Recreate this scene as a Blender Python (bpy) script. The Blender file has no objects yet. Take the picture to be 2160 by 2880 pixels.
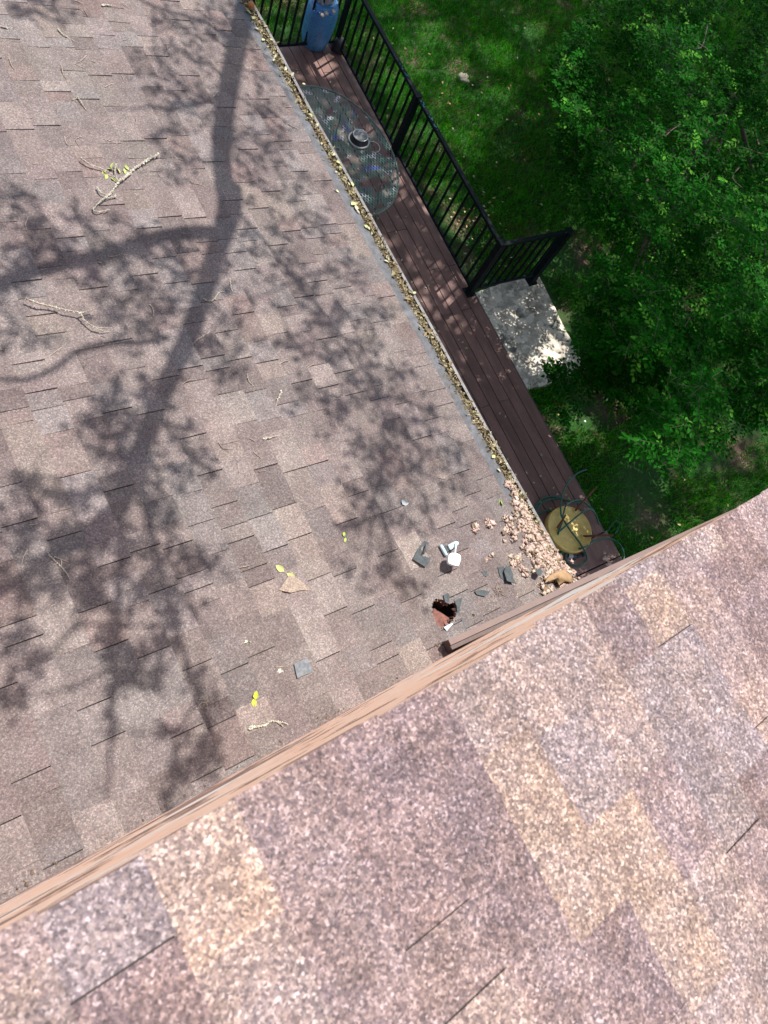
import bpy, bmesh, math, random
import numpy as np
from mathutils import Vector, Matrix, noise as mnoise
random.seed(7); RNG = np.random.default_rng(7)
sc = bpy.context.scene
COL = sc.collection
rad = math.radians

# ------------------------------------------------------------------ camera
CAMH = 7.0
FPX = 2217.0                       # focal length in pixels of the 2160 x 2880 picture
RW = np.array([[0.84976702, -0.4272508, 0.30879242],
               [-0.31640496, -0.88189716, -0.34949292],
               [0.42164429, 0.1992841, -0.8845914]])
cam_d = bpy.data.cameras.new('camera'); cam = bpy.data.objects.new('camera', cam_d); COL.objects.link(cam)
cam_d.sensor_fit = 'VERTICAL'; cam_d.sensor_height = 24.0; cam_d.lens = 24.0 * FPX / 2880.0
cam_d.clip_start = 0.02; cam_d.clip_end = 500
M = Matrix.Identity(4)
for i in range(3):
    M[i][0] = RW[0][i]; M[i][1] = -RW[1][i]; M[i][2] = -RW[2][i]
M[2][3] = CAMH
cam.matrix_world = M
cam_d.dof.use_dof = True; cam_d.dof.focus_distance = 5.2; cam_d.dof.aperture_fstop = 4.2
sc.camera = cam

# ------------------------------------------------------------------ light
SUN_EL, SUN_AZ = rad(60), rad(25)          # azimuth measured from +X towards +Y
SUN = Vector((math.cos(SUN_EL) * math.cos(SUN_AZ), math.cos(SUN_EL) * math.sin(SUN_AZ), math.sin(SUN_EL)))
w = bpy.data.worlds.new('World'); sc.world = w; w.use_nodes = True
nt = w.node_tree
sky = nt.nodes.new('ShaderNodeTexSky'); sky.sky_type = 'NISHITA'; sky.sun_disc = False
sky.sun_elevation = SUN_EL; sky.sun_rotation = math.pi / 2 - SUN_AZ
bg = nt.nodes['Background']; bg.inputs[1].default_value = 0.135
hs = nt.nodes.new('ShaderNodeHueSaturation'); hs.inputs['Saturation'].default_value = 0.6; nt.links.new(sky.outputs[0], hs.inputs['Color']); nt.links.new(hs.outputs[0], bg.inputs[0])
sl = bpy.data.lights.new('sun', 'SUN'); sl.energy = 4.3; sl.angle = rad(0.5); sl.color = (1.0, 0.95, 0.88)
so = bpy.data.objects.new('sun', sl); COL.objects.link(so)
so.rotation_euler = (-SUN).to_track_quat('-Z', 'Y').to_euler()
so.location = (8, 3, 14)
sc.view_settings.view_transform = 'Standard'; sc.view_settings.look = 'None'
sc.view_settings.exposure = 0.55; sc.view_settings.gamma = 1.0
sc.render.engine = 'CYCLES'

# ------------------------------------------------------------------ places in the world
def ray(px, py):
    d = RW.T @ np.array([(px - 1080) / FPX, (py - 1440) / FPX, 1.0])
    return d / abs(d[2])
def at(px, py, z=0.0):             # the point at height z seen at that spot of the photograph
    d = ray(px, py) * (CAMH - z)
    return Vector((d[0], d[1], z))
def project(P):                    # world points -> picture coordinates
    q = (np.asarray(P) - np.array([0, 0, CAMH])) @ RW.T
    return np.stack([q[..., 0] / q[..., 2] * FPX + 1080, q[..., 1] / q[..., 2] * FPX + 1440], -1)

class Frame:                       # a roof plane: s down the slope, t along the eave, h off the surface
    def __init__(self, o, az, pitch):
        self.o = Vector(o)
        self.x = Vector((math.cos(az) * math.cos(pitch), math.sin(az) * math.cos(pitch), -math.sin(pitch)))
        self.y = Vector((-math.sin(az), math.cos(az), 0)); self.n = self.x.cross(self.y)
    def P(self, s, t, h=0.0): return self.o + self.x * s + self.y * t + self.n * h
    def hit(self, px, py, h=0.0):  # (s, t) seen at a spot of the photograph
        d = Vector(ray(px, py)); c = Vector((0, 0, CAMH))
        k = (self.o + self.n * h - c).dot(self.n) / d.dot(self.n)
        q = c + d * k - self.o
        return q.dot(self.x), q.dot(self.y)
    def at(self, px, py, h=0.0):
        s, t = self.hit(px, py, h); return self.P(s, t, h)
LOW = Frame((2.775, 0.099, 3.10), rad(1.4), rad(12.08))       # origin on the gutter's outer lip
UPP = Frame((0.0, -0.056, 5.76), rad(2.74), rad(12.0))        # origin on the rake edge
def cr(sc_, o, pts): return [(a / sc_ + o[0], b / sc_ + o[1]) for a, b in pts]

# ------------------------------------------------------------------ object helpers
def tag(o, label=None, cat=None, group=None, kind=None):
    if label: o['label'] = label
    if cat: o['category'] = cat
    if group: o['group'] = group
    if kind: o['kind'] = kind
    return o
def empty(name, loc, label=None, cat=None, group=None):
    o = bpy.data.objects.new(name, None); COL.objects.link(o); o.location = loc
    o.empty_display_size = 0.1
    return tag(o, label, cat, group)
def link(name, me, mats, parent=None, smooth=False):
    o = bpy.data.objects.new(name, me); COL.objects.link(o)
    for m in (mats if isinstance(mats, (list, tuple)) else [mats]): me.materials.append(m)
    if smooth:
        for p in me.polygons: p.use_smooth = True
    if parent:
        o.parent = parent
        o.matrix_parent_inverse = Matrix.Translation(-Vector(parent.location))
    return o
class MB:
    def __init__(self): self.v = []; self.f = []; self.c = []
    def add(self, vs, fs, col=None):
        b = len(self.v); self.v += [tuple(v) for v in vs]
        for f in fs: self.f.append([i + b for i in f]); self.c.append(col or (1, 1, 1))
    def box(self, c, ax, ay, az, col=None):   # centre and three half-axis vectors
        c = Vector(c); vs = [c + ax * i + ay * j + az * k for i in (-1, 1) for j in (-1, 1) for k in (-1, 1)]
        fs = [(0, 1, 3, 2), (4, 6, 7, 5), (0, 4, 5, 1), (2, 3, 7, 6), (0, 2, 6, 4), (1, 5, 7, 3)]
        self.add(vs, fs, col)
    def bar(self, a, b, w, h=None, up=Vector((0, 0, 1)), col=None):
        a, b = Vector(a), Vector(b); d = b - a; L = d.length; d.normalize()
        s = d.cross(up)
        if s.length < 1e-4: s = d.cross(Vector((0, 1, 0)))
        s.normalize(); u = s.cross(d)
        self.box((a + b) / 2, d * L / 2, s * w / 2, u * (h or w) / 2, col)
    def tube(self, pts, r, n=8, col=None, caps=True):
        pts = [Vector(p) for p in pts]; m = len(pts)
        rs = r if isinstance(r, (list, tuple)) else [r] * m
        ref = Vector((0.13, 0.21, 1)).normalized(); vs = []
        for i, p in enumerate(pts):
            d = (pts[min(i + 1, m - 1)] - pts[max(i - 1, 0)])
            if d.length < 1e-9: d = Vector((0, 0, 1))
            d.normalize(); a = d.cross(ref)
            if a.length < 1e-3: a = d.cross(Vector((1, 0, 0)))
            a.normalize(); b = d.cross(a)
            for k in range(n):
                t = 2 * math.pi * k / n; vs.append(p + (a * math.cos(t) + b * math.sin(t)) * rs[i])
        fs = [(i * n + k, i * n + (k + 1) % n, (i + 1) * n + (k + 1) % n, (i + 1) * n + k) for i in range(m - 1) for k in range(n)]
        if caps: fs += [tuple(range(n))[::-1], tuple((m - 1) * n + k for k in range(n))]
        self.add(vs, fs, col)
    def lathe(self, c, prof, n=32, axis=None, col=None, wob=0, caps=True):
        c = Vector(c); z = (axis or Vector((0, 0, 1))).normalized()
        x = z.orthogonal().normalized(); y = z.cross(x); vs = []
        for r, h in prof:
            for k in range(n):
                t = 2 * math.pi * k / n; rr = r * (1 + wob * math.sin(3 * t + h * 40))
                vs.append(c + x * math.cos(t) * rr + y * math.sin(t) * rr + z * h)
        m = len(prof)
        fs = [(i * n + k, i * n + (k + 1) % n, (i + 1) * n + (k + 1) % n, (i + 1) * n + k) for i in range(m - 1) for k in range(n)]
        if caps: fs += [tuple(range(n))[::-1], tuple((m - 1) * n + k for k in range(n))]
        self.add(vs, fs, col)
    def slab(self, top, th, nrm, col=None):   # polygon of points, thickness against nrm
        n = len(top); vs = [Vector(p) for p in top] + [Vector(p) - nrm * th for p in top]
        self.add(vs, [tuple(range(n)), tuple(range(2 * n - 1, n - 1, -1))] + [(i, i + n, (i + 1) % n + n, (i + 1) % n) for i in range(n)], col)
    def blob(self, c, r, sub=1, rough=0.3, flat=1.0, col=None, seed=0):
        bm = bmesh.new(); bmesh.ops.create_icosphere(bm, subdivisions=sub, radius=1)
        vs = []
        for v in bm.verts:
            p = v.co.copy(); k = 1 + rough * mnoise.noise(p * 1.7 + Vector((seed * 3.1, seed, 0))) * 1.6
            vs.append(Vector(c) + Vector((p.x, p.y, p.z * flat)) * r * k)
        fs = [[v.index for v in f.verts] for f in bm.faces]; bm.free(); self.add(vs, fs, col)
    def mesh(self, name):
        me = bpy.data.meshes.new(name); me.from_pydata(self.v, [], self.f)
        if any(c != (1, 1, 1) for c in self.c):
            at_ = me.color_attributes.new('Col', 'FLOAT_COLOR', 'CORNER')
            arr = []
            for f, c in zip(self.f, self.c): arr += [c[0], c[1], c[2], 1.0] * len(f)
            at_.data.foreach_set('color', arr)
        me.update(); return me
    def build(self, name, mats, parent=None, smooth=False): return link(name, self.mesh(name), mats, parent, smooth)
def bevel(o, w_=0.004, seg=2):
    m = o.modifiers.new('bevel', 'BEVEL'); m.width = w_; m.segments = seg; m.limit_method = 'ANGLE'; return o

# ------------------------------------------------------------------ materials
def rgb(c): return (c[0], c[1], c[2], 1)
def mat(name, c, rough=0.7, metal=0.0, vary=None, scale=20, attr=False, bump=0.0, bscale=100, grain=None, trans=0, spec=None, coords='Object', stretch=None):
    """plain colour c; vary = second colour mixed in by noise of `scale`; attr multiplies by the mesh colour Col;
    grain = (scale, amount) of fine light and dark specks"""
    m = bpy.data.materials.new(name); m.use_nodes = True; n = m.node_tree; L = n.links
    b = n.nodes['Principled BSDF']; b.inputs['Roughness'].default_value = rough; b.inputs['Metallic'].default_value = metal
    if spec is not None: b.inputs['Specular IOR Level'].default_value = spec
    tc = n.nodes.new('ShaderNodeTexCoord'); co = tc.outputs[coords]
    if stretch:
        mp = n.nodes.new('ShaderNodeMapping'); mp.inputs['Scale'].default_value = stretch; L.new(co, mp.inputs[0]); co = mp.outputs[0]
    src = n.nodes.new('ShaderNodeRGB'); src.outputs[0].default_value = rgb(c); out = src.outputs[0]
    if vary:
        nz = n.nodes.new('ShaderNodeTexNoise'); nz.inputs['Scale'].default_value = scale; nz.inputs['Detail'].default_value = 6
        nz.inputs['Roughness'].default_value = 0.65; L.new(co, nz.inputs[0])
        rp = n.nodes.new('ShaderNodeMapRange'); rp.inputs[1].default_value = 0.38; rp.inputs[2].default_value = 0.62; L.new(nz.outputs[0], rp.inputs[0])
        mx = n.nodes.new('ShaderNodeMix'); mx.data_type = 'RGBA'; L.new(rp.outputs[0], mx.inputs[0]); L.new(out, mx.inputs[6])
        mx.inputs[7].default_value = rgb(vary); out = mx.outputs[2]
    if attr:
        a = n.nodes.new('ShaderNodeAttribute'); a.attribute_name = 'Col'
        mx = n.nodes.new('ShaderNodeMix'); mx.data_type = 'RGBA'; mx.blend_type = 'MULTIPLY'; mx.inputs[0].default_value = 1
        L.new(out, mx.inputs[6]); L.new(a.outputs[0], mx.inputs[7]); out = mx.outputs[2]
    for g in (grain or []):
        nz = n.nodes.new('ShaderNodeTexNoise'); nz.inputs['Scale'].default_value = g[0]; nz.inputs['Detail'].default_value = 1.5; L.new(co, nz.inputs[0])
        rp = n.nodes.new('ShaderNodeMapRange'); rp.inputs[1].default_value = 0.33; rp.inputs[2].default_value = 0.7
        rp.inputs[3].default_value = 1 - g[1]; rp.inputs[4].default_value = 1 + g[1] * (g[2] if len(g) > 2 else 1.0); L.new(nz.outputs[0], rp.inputs[0])
        mx = n.nodes.new('ShaderNodeVectorMath'); mx.operation = 'SCALE'; L.new(out, mx.inputs[0]); L.new(rp.outputs[0], mx.inputs['Scale']); out = mx.outputs[0]
    L.new(out, b.inputs['Base Color'])
    if bump:
        nz = n.nodes.new('ShaderNodeTexNoise'); nz.inputs['Scale'].default_value = bscale; nz.inputs['Detail'].default_value = 4; L.new(co, nz.inputs[0])
        bp = n.nodes.new('ShaderNodeBump'); bp.inputs['Strength'].default_value = 1.0; bp.inputs['Distance'].default_value = bump
        L.new(nz.outputs[0], bp.inputs['Height']); L.new(bp.outputs[0], b.inputs['Normal'])
    if trans:
        tr = n.nodes.new('ShaderNodeBsdfTranslucent'); L.new(out, tr.inputs[0]); ms = n.nodes.new('ShaderNodeMixShader')
        ms.inputs[0].default_value = trans; L.new(b.outputs[0], ms.inputs[1]); L.new(tr.outputs[0], ms.inputs[2])
        L.new(ms.outputs[0], n.nodes['Material Output'].inputs[0])
    return m
mSH = mat('shingle_low', (0.90, 0.915, 0.92), 0.95, attr=True, vary=(0.86, 0.82, 0.84), scale=3.0, grain=[(90, .14, 1.2), (9, .10)], bump=0.0012, bscale=160, spec=0.2)
mSU = mat('shingle_up', (0.85, 0.785, .745), 0.9, attr=True, vary=(0.78, 0.76, 0.80), scale=7.0, grain=[(400, .2), (120, .22, 1.2), (38, .12), (12, .14)], bump=0.002, bscale=240, spec=0.3)
def granules(m, scale, amt, ramp, soft=0.0):   # mineral granules: every cell its own mineral colour, multiplied into the tab colour
    n = m.node_tree; L = n.links; b = n.nodes['Principled BSDF']; src = b.inputs['Base Color'].links[0].from_socket
    tc = n.nodes.new('ShaderNodeTexCoord'); v = n.nodes.new('ShaderNodeTexVoronoi'); v.inputs['Scale'].default_value = scale; L.new(tc.outputs['Object'], v.inputs[0])
    sp = n.nodes.new('ShaderNodeSeparateColor'); L.new(v.outputs['Color'], sp.inputs[0])
    cr_ = n.nodes.new('ShaderNodeValToRGB'); cr_.color_ramp.interpolation = 'LINEAR'; e = cr_.color_ramp.elements
    while len(e) < len(ramp): e.new(0.5)
    for i, (p, c) in enumerate(ramp): e[i].position = p; e[i].color = rgb(c)
    L.new(sp.outputs[0], cr_.inputs[0])
    mx = n.nodes.new('ShaderNodeMix'); mx.data_type = 'RGBA'; mx.blend_type = 'MULTIPLY'; mx.clamp_result = False; mx.inputs[0].default_value = amt
    L.new(src, mx.inputs[6]); L.new(cr_.outputs[0], mx.inputs[7]); sc2 = n.nodes.new('ShaderNodeVectorMath'); sc2.operation = 'SCALE'; sc2.inputs['Scale'].default_value = 1 + amt
    L.new(mx.outputs[2], sc2.inputs[0]); L.new(sc2.outputs[0], b.inputs['Base Color'])
GR = [(0.0, (.26, .25, .27)), (.3, (.41, .38, .39)), (.55, (.54, .51, .51)), (.72, (.68, .62, .57)), (.88, (.84, .79, .76)), (1.0, (1.1, 1.12, 1.12))]
granules(mSU, 225, .95, GR); granules(mSH, 230, .7, GR)
mUND = mat('underlay', (0.05, 0.045, 0.043), 0.95)
mPEACH = mat('peach_paint', (0.95, 0.64, 0.49), 0.7, vary=(0.94, 0.57, 0.41), scale=6, grain=[(30, .06)])
mPEEL = None
mBROWN = mat('brown_paint', (0.10, 0.062, 0.052), 0.6, vary=(0.105, 0.066, 0.055), scale=9, grain=[(60, .12)])
mBROWN2 = mat('dark_brown_siding', (0.055, 0.038, 0.036), 0.6, vary=(0.07, 0.05, 0.045), scale=5, grain=[(60, .12)])
mGREYM = mat('grey_metal', (0.125, 0.13, 0.145), 0.7, 0.0, vary=(0.08, 0.08, 0.088), scale=9, grain=[(25, .2), (120, .15)])
mGUT = mat('gutter_metal', (0.20, 0.195, 0.20), 0.6, 0.1, vary=(0.13, 0.12, 0.12), scale=14, grain=[(120, .12)])
mLEAFLIT = mat('leaf_litter', (1, 1, 1), 0.75, attr=True, grain=[(200, .12)])
mDECK = mat('deck_board', (1, 1, 1), 0.62, attr=True, vary=(0.76, 0.76, 0.78), scale=3.2, grain=[(12, .16), (70, .1)], stretch=(1, 0.25, 1))
mBLACK = mat('black_iron', (0.004, 0.009, 0.010), 0.6, 0.0, vary=(0.01, 0.02, 0.024), scale=30, spec=.15)
mSLAB = None
mGRASS = mat('grass_blade', (1, 1, 1), 0.55, attr=True, trans=0.3, spec=0.25)
mLEAF = mat('bush_leaf', (1, 1, 1), 0.6, attr=True, trans=0.3, spec=0.06)
mCAN = mat('canopy_leaf', (1, 1, 1), 0.6, attr=True, trans=0.45, spec=0.2)
mBARK = mat('bark', (0.16, 0.13, 0.11), 0.9, vary=(0.24, 0.21, 0.18), scale=25, bump=0.004, bscale=60)
mTWIG = mat('twig_bark', (0.46, 0.37, 0.31), 0.9, vary=(0.28, 0.21, 0.18), scale=90, grain=[(300, .2)])
mLICH = mat('lichen', (0.76, 0.79, 0.66), 0.95, vary=(0.55, 0.60, 0.45), scale=150, bump=0.003, bscale=300)
mINS = mat('insulation_fluff', (1, 1, 1), 1.0, attr=True, grain=[(180, .18), (600, .12)], bump=0.004, bscale=220, spec=0.05)
mKRAFT = mat('kraft_paper', (0.40, 0.26, 0.14), 0.8, vary=(0.34, 0.21, 0.11), scale=20, bump=0.002, bscale=40)
mSCRAP = mat('felt_scrap', (0.055, 0.068, 0.075), 0.85, vary=(0.09, 0.10, 0.105), scale=40, grain=[(250, .2)])
mSCRAPE = mat('felt_edge', (0.20, 0.18, 0.16), 0.9, grain=[(250, .2)])
mWHITE = mat('white_plastic', (0.80, 0.84, 0.86), 0.4)
mWCYAN = mat('pale_blue_plastic', (0.50, 0.68, 0.74), 0.4)
mGOLD = mat('gold_paint', (0.74, 0.53, 0.15), 0.5, 0.1, vary=(0.82, 0.60, 0.20), scale=7, grain=[(25, .08), (150, .05)])
mRUST = mat('rusty_leg', (0.20, 0.075, 0.03), 0.8, vary=(0.12, 0.05, 0.03), scale=60)
mHOSE = mat('green_hose', (0.012, 0.13, 0.085), 0.35, vary=(0.01, 0.10, 0.07), scale=30)
mWOODIN = mat('hole_wood', (0.28, 0.13, 0.10), 0.9, vary=(0.15, 0.06, 0.05), scale=12, grain=[(60, .2)])
mWOODDK = mat('dark_recess_wood', (0.035, 0.022, 0.02), 0.95, vary=(0.06, 0.03, 0.025), scale=20)  # near-black lining colour paints in the dark of the recess
mPOT = mat('blue_glaze', (0.11, 0.36, 0.70), 0.4, vary=(0.08, 0.28, 0.6), scale=7, spec=0.6)
mSTONE = mat('statue_stone', (0.50, 0.48, 0.47), 0.85, vary=(0.38, 0.36, 0.36), scale=30, bump=0.002, bscale=60)
mROCK = mat('pale_rock', (0.50, 0.45, 0.36), 0.9, vary=(0.36, 0.30, 0.24), scale=30, bump=0.006, bscale=40)
mSHELL = mat('shell', (0.62, 0.56, 0.48), 0.5, vary=(0.45, 0.38, 0.33), scale=60)
mBGLASS = mat('blue_glass', (0.02, 0.12, 0.5), 0.1, spec=0.8)
mSTEEL = mat('steel', (0.55, 0.55, 0.56), 0.3, 0.85, grain=[(60, .1)])
mDKST = mat('dark_rubber', (0.03, 0.03, 0.035), 0.45)
mASH = mat('grey_residue', (0.42, 0.43, 0.41), 0.9, vary=(0.2, 0.21, 0.2), scale=30, bump=0.004, bscale=60)
mCHROME = mat('chrome', (0.7, 0.7, 0.7), 0.12, 1.0)
mORANGE = mat('orange_skin', (0.50, 0.16, 0.03), 0.6, vary=(0.3, 0.12, 0.04), scale=30)
mSOIL = None

# speckle on the blue pot: dark runs
def extra_voronoi(m, scale, col, thr):
    n = m.node_tree; L = n.links; b = n.nodes['Principled BSDF']; src = b.inputs['Base Color'].links[0].from_socket
    tc = n.nodes.new('ShaderNodeTexCoord'); v = n.nodes.new('ShaderNodeTexVoronoi'); v.inputs['Scale'].default_value = scale; L.new(tc.outputs['Object'], v.inputs[0])
    nz = n.nodes.new('ShaderNodeTexNoise'); nz.inputs['Scale'].default_value = scale * .25; L.new(tc.outputs['Object'], nz.inputs[0])
    ad = n.nodes.new('ShaderNodeMath'); ad.operation = 'MULTIPLY'; L.new(nz.outputs[0], ad.inputs[0]); ad.inputs[1].default_value = thr * 2
    lt = n.nodes.new('ShaderNodeMath'); lt.operation = 'LESS_THAN'; L.new(v.outputs[0], lt.inputs[0]); L.new(ad.outputs[0], lt.inputs[1])
    mx = n.nodes.new('ShaderNodeMix'); mx.data_type = 'RGBA'; L.new(lt.outputs[0], mx.inputs[0]); L.new(src, mx.inputs[6]); mx.inputs[7].default_value = rgb(col)
    L.new(mx.outputs[2], b.inputs['Base Color'])
extra_voronoi(mPOT, 55, (0.008, 0.02, 0.05), 0.24)
# peeling brown patches that show the old coat under the peach paint
def noise_patches(m, scale, lo, hi, col, stretch):
    n = m.node_tree; L = n.links; b = n.nodes['Principled BSDF']; src = b.inputs['Base Color'].links[0].from_socket
    tc = n.nodes.new('ShaderNodeTexCoord'); mp = n.nodes.new('ShaderNodeMapping'); mp.inputs['Scale'].default_value = stretch; L.new(tc.outputs['Object'], mp.inputs[0])
    nz = n.nodes.new('ShaderNodeTexNoise'); nz.inputs['Scale'].default_value = scale; nz.inputs['Detail'].default_value = 8; nz.inputs['Roughness'].default_value = .6; L.new(mp.outputs[0], nz.inputs[0])
    rp = n.nodes.new('ShaderNodeMapRange'); rp.inputs[1].default_value = lo; rp.inputs[2].default_value = hi; L.new(nz.outputs[0], rp.inputs[0])
    mx = n.nodes.new('ShaderNodeMix'); mx.data_type = 'RGBA'; L.new(rp.outputs[0], mx.inputs[0]); L.new(src, mx.inputs[6]); mx.inputs[7].default_value = rgb(col)
    L.new(mx.outputs[2], b.inputs['Base Color'])
noise_patches(mPEACH, 1.3, 0.55, 0.57, (0.36, 0.21, 0.16), (1, 1, 1.6))
noise_patches(mPEACH, .9, 0.52, 0.60, (0.90, 0.80, 0.74), (1, 1, 3))
noise_patches(mPEACH, 5, 0.585, 0.60, (0.24, 0.13, 0.10), (.6, 1, 2.5))
mSLAB = mat('weathered_dappled_stone', (0.58, 0.52, 0.43), 0.9, vary=(0.38, 0.34, 0.28), scale=4, grain=[(14, .18), (60, .15)], bump=0.01, bscale=12)
noise_patches(mSLAB, 3.2, 0.52, 0.60, (0.13, 0.13, 0.11), (1, 1, 1))
noise_patches(mSLAB, 9, 0.50, 0.53, (0.74, 0.68, 0.56), (1, 1, 1))  # light and dark patches: lichen mottling plus sun dapple painted into the stone
mSOIL = mat('soil', (0.10, 0.065, 0.045), 0.95, vary=(0.15, 0.10, 0.07), scale=3, grain=[(25, .25), (90, .3)], bump=0.02, bscale=14)
noise_patches(mSOIL, 1.4, 0.34, 0.5, (0.015, 0.07, 0.006), (1, 1, 1))

# ------------------------------------------------------------------ ground
GZ = -0.13
g = MB(); g.add([(-60, -60, GZ), (80, -60, GZ), (80, 80, GZ), (-60, 80, GZ)], [(0, 1, 2, 3)])
tag(g.build('ground', mSOIL), kind='structure')

# ------------------------------------------------------------------ the house
house = empty('house', (0, -1.5, 0), 'two storey house with purple brown shingle roofs, peach gable wall and brown trim', 'house')
def inpoly(x, y, poly):
    c = False; n = len(poly); j = n - 1
    for i in range(n):
        xi, yi = poly[i]; xj, yj = poly[j]
        if (yi > y) != (yj > y) and x < (xj - xi) * (y - yi) / (yj - yi) + xi: c = not c
        j = i
    return c
HOLE = cr(7.54, (1180, 1650), [(265, 380), (300, 315), (345, 265), (400, 270), (480, 290), (540, 350), (620, 370), (720, 320), (780, 350), (795, 430),
    (775, 500), (782, 565), (740, 640), (690, 730), (600, 790), (500, 860), (450, 880), (400, 850), (350, 780), (300, 680), (270, 620), (248, 560), (272, 500), (258, 440)])
HOLE = [LOW.hit(a, b) for a, b in HOLE]
hs0, hs1 = min(p[0] for p in HOLE) - .02, max(p[0] for p in HOLE) + .02
ht0, ht1 = min(p[1] for p in HOLE) - .02, max(p[1] for p in HOLE) + .02
def shingles(name, fr, s_edge, n_course, t0, t1, e, m, pal, hole=None, joint=0.5, gap=0.006, seed=1, hi=0.005, parent=house, rowtone=0.06, rag=0.0, alt=.05, ws=(.10, .13, .16, .2, .25, .3, .36)):
    rnd = random.Random(seed); mb = MB()
    for k in range(n_course):
        sd = s_edge - k * e; su = sd - e - 0.004
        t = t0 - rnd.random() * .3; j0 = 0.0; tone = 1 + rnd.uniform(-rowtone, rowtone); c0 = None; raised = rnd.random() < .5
        while t < t1:
            wd = rnd.choice(ws) * rnd.uniform(.85, 1.15)
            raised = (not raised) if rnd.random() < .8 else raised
            base = rnd.choices([p[0] for p in pal], [p[1] for p in pal])[0]
            if c0 and rnd.random() < .25: base = tuple(.5 * a + .5 * b for a, b in zip(base, c0))
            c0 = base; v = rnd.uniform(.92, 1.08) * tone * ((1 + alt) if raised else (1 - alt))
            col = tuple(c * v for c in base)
            hdn = hi * (1.75 if raised else 1.0) + rnd.uniform(-.0006, .0006); hup = 0.0008
            isgap = rnd.random() < joint
            ta, tb = t, t + wd - (gap if isgap else 0)
            dj = rnd.uniform(-.0022, .0022); sk = rnd.uniform(-.003, .003)
            if ta < t0: ta = t0
            if tb > t1: tb = t1 + rnd.uniform(-rag, rag)
            if tb - ta > .01:
                lift = .0
                P = [fr.P(su, ta, hup), fr.P(sd + dj, ta, hdn), fr.P(sd + dj + sk, tb, hdn), fr.P(su, tb, hup)]
                if hole and sd > hs0 and su < hs1 and tb > ht0 and ta < ht1:
                    ns = 24; ntt = max(2, int((tb - ta) / .006))
                    for i in range(ns):
                        for jx in range(ntt):
                            a, b = i / ns, (i + 1) / ns; c, d = jx / ntt, (jx + 1) / ntt
                            cs, ct = su + (sd - su) * (a + b) / 2, ta + (tb - ta) * (c + d) / 2
                            if inpoly(cs + rnd.uniform(-.003, .003), ct + rnd.uniform(-.003, .003), hole): continue
                            F = lambda u, q: fr.P(su + (sd - su) * u, ta + (tb - ta) * q, hup + (hdn - hup) * u)
                            mb.add([F(a, c), F(b, c), F(b, d), F(a, d)], [(0, 1, 2, 3)], col)
                else:
                    Q = [fr.P(su, ta, -.001), fr.P(sd + dj, ta, -.001), fr.P(sd + dj + sk, tb, -.001), fr.P(su, tb, -.001)]
                    mb.add(P + Q, [(0, 1, 2, 3), (1, 5, 6, 2), (0, 4, 5, 1), (2, 6, 7, 3)], col)
            t += wd
    return mb.build(name, m, parent)
PAL = [((.182, .155, .147), 5), ((.200, .173, .162), 4), ((.160, .134, .129), 4), ((.218, .186, .168), 2), ((.190, .152, .142), 1), ((.180, .161, .156), 4)]
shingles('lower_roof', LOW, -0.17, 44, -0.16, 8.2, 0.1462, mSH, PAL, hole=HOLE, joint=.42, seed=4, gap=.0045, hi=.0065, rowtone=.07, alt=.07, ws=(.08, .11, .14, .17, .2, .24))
PALU = [((.282, .226, .222), 5), ((.312, .258, .242), 4), ((.250, .196, .195), 4), ((.355, .282, .240), 1.8), ((.272, .235, .238), 3)]
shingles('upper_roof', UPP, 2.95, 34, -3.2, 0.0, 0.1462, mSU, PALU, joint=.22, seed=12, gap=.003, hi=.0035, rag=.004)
# roof decks under the shingles
mb = MB()
S0, S1, T0, T1 = -6.8, -0.175, -0.17, 8.2
outer = [(S0, T0), (S1, T0), (S1, T1), (S0, T1)]
hc = [(hs0 + hs1) / 2, (ht0 + ht1) / 2]
hol = HOLE
def ringquad(a, b, c, d): mb.add([LOW.P(*a, -.002), LOW.P(*b, -.002), LOW.P(*c, -.002), LOW.P(*d, -.002)], [(0, 1, 2, 3)])
b0, b1, c0_, c1_ = hs0 + .01, hs1 - .01, ht0 + .01, ht1 - .01
ringquad((S0, T0), (b0, T0), (b0, T1), (S0, T1)); ringquad((b1, T0), (S1, T0), (S1, T1), (b1, T1))
ringquad((b0, T0), (b1, T0), (b1, c0_), (b0, c0_)); ringquad((b0, c1_), (b1, c1_), (b1, T1), (b0, T1))
mb.build('roof_underlay', mUND, house)
mb = MB(); mb.box(UPP.P(-.3, -1.61, -.022), UPP.x * 3.22, UPP.y * 1.6, UPP.n * .018)
mb.build('roof_sheathing', mUND, house)
SRK = UPP.hit(1530, 1735)[0]; print('SRK', SRK)
mb = MB(); mb.bar(UPP.P(-3.5, -.022, -.09), UPP.P(SRK, -.022, -.09), .03, .15, up=UPP.n)
mb.build('rake_board', mPEACH, house)
mb = MB(); mb.bar(UPP.P(SRK + .005, -.036, -.036), UPP.P(2.9, -.036, -.036), .03, .04, up=UPP.n); mb.build('rake_end_board', mBROWN2, house)
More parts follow.
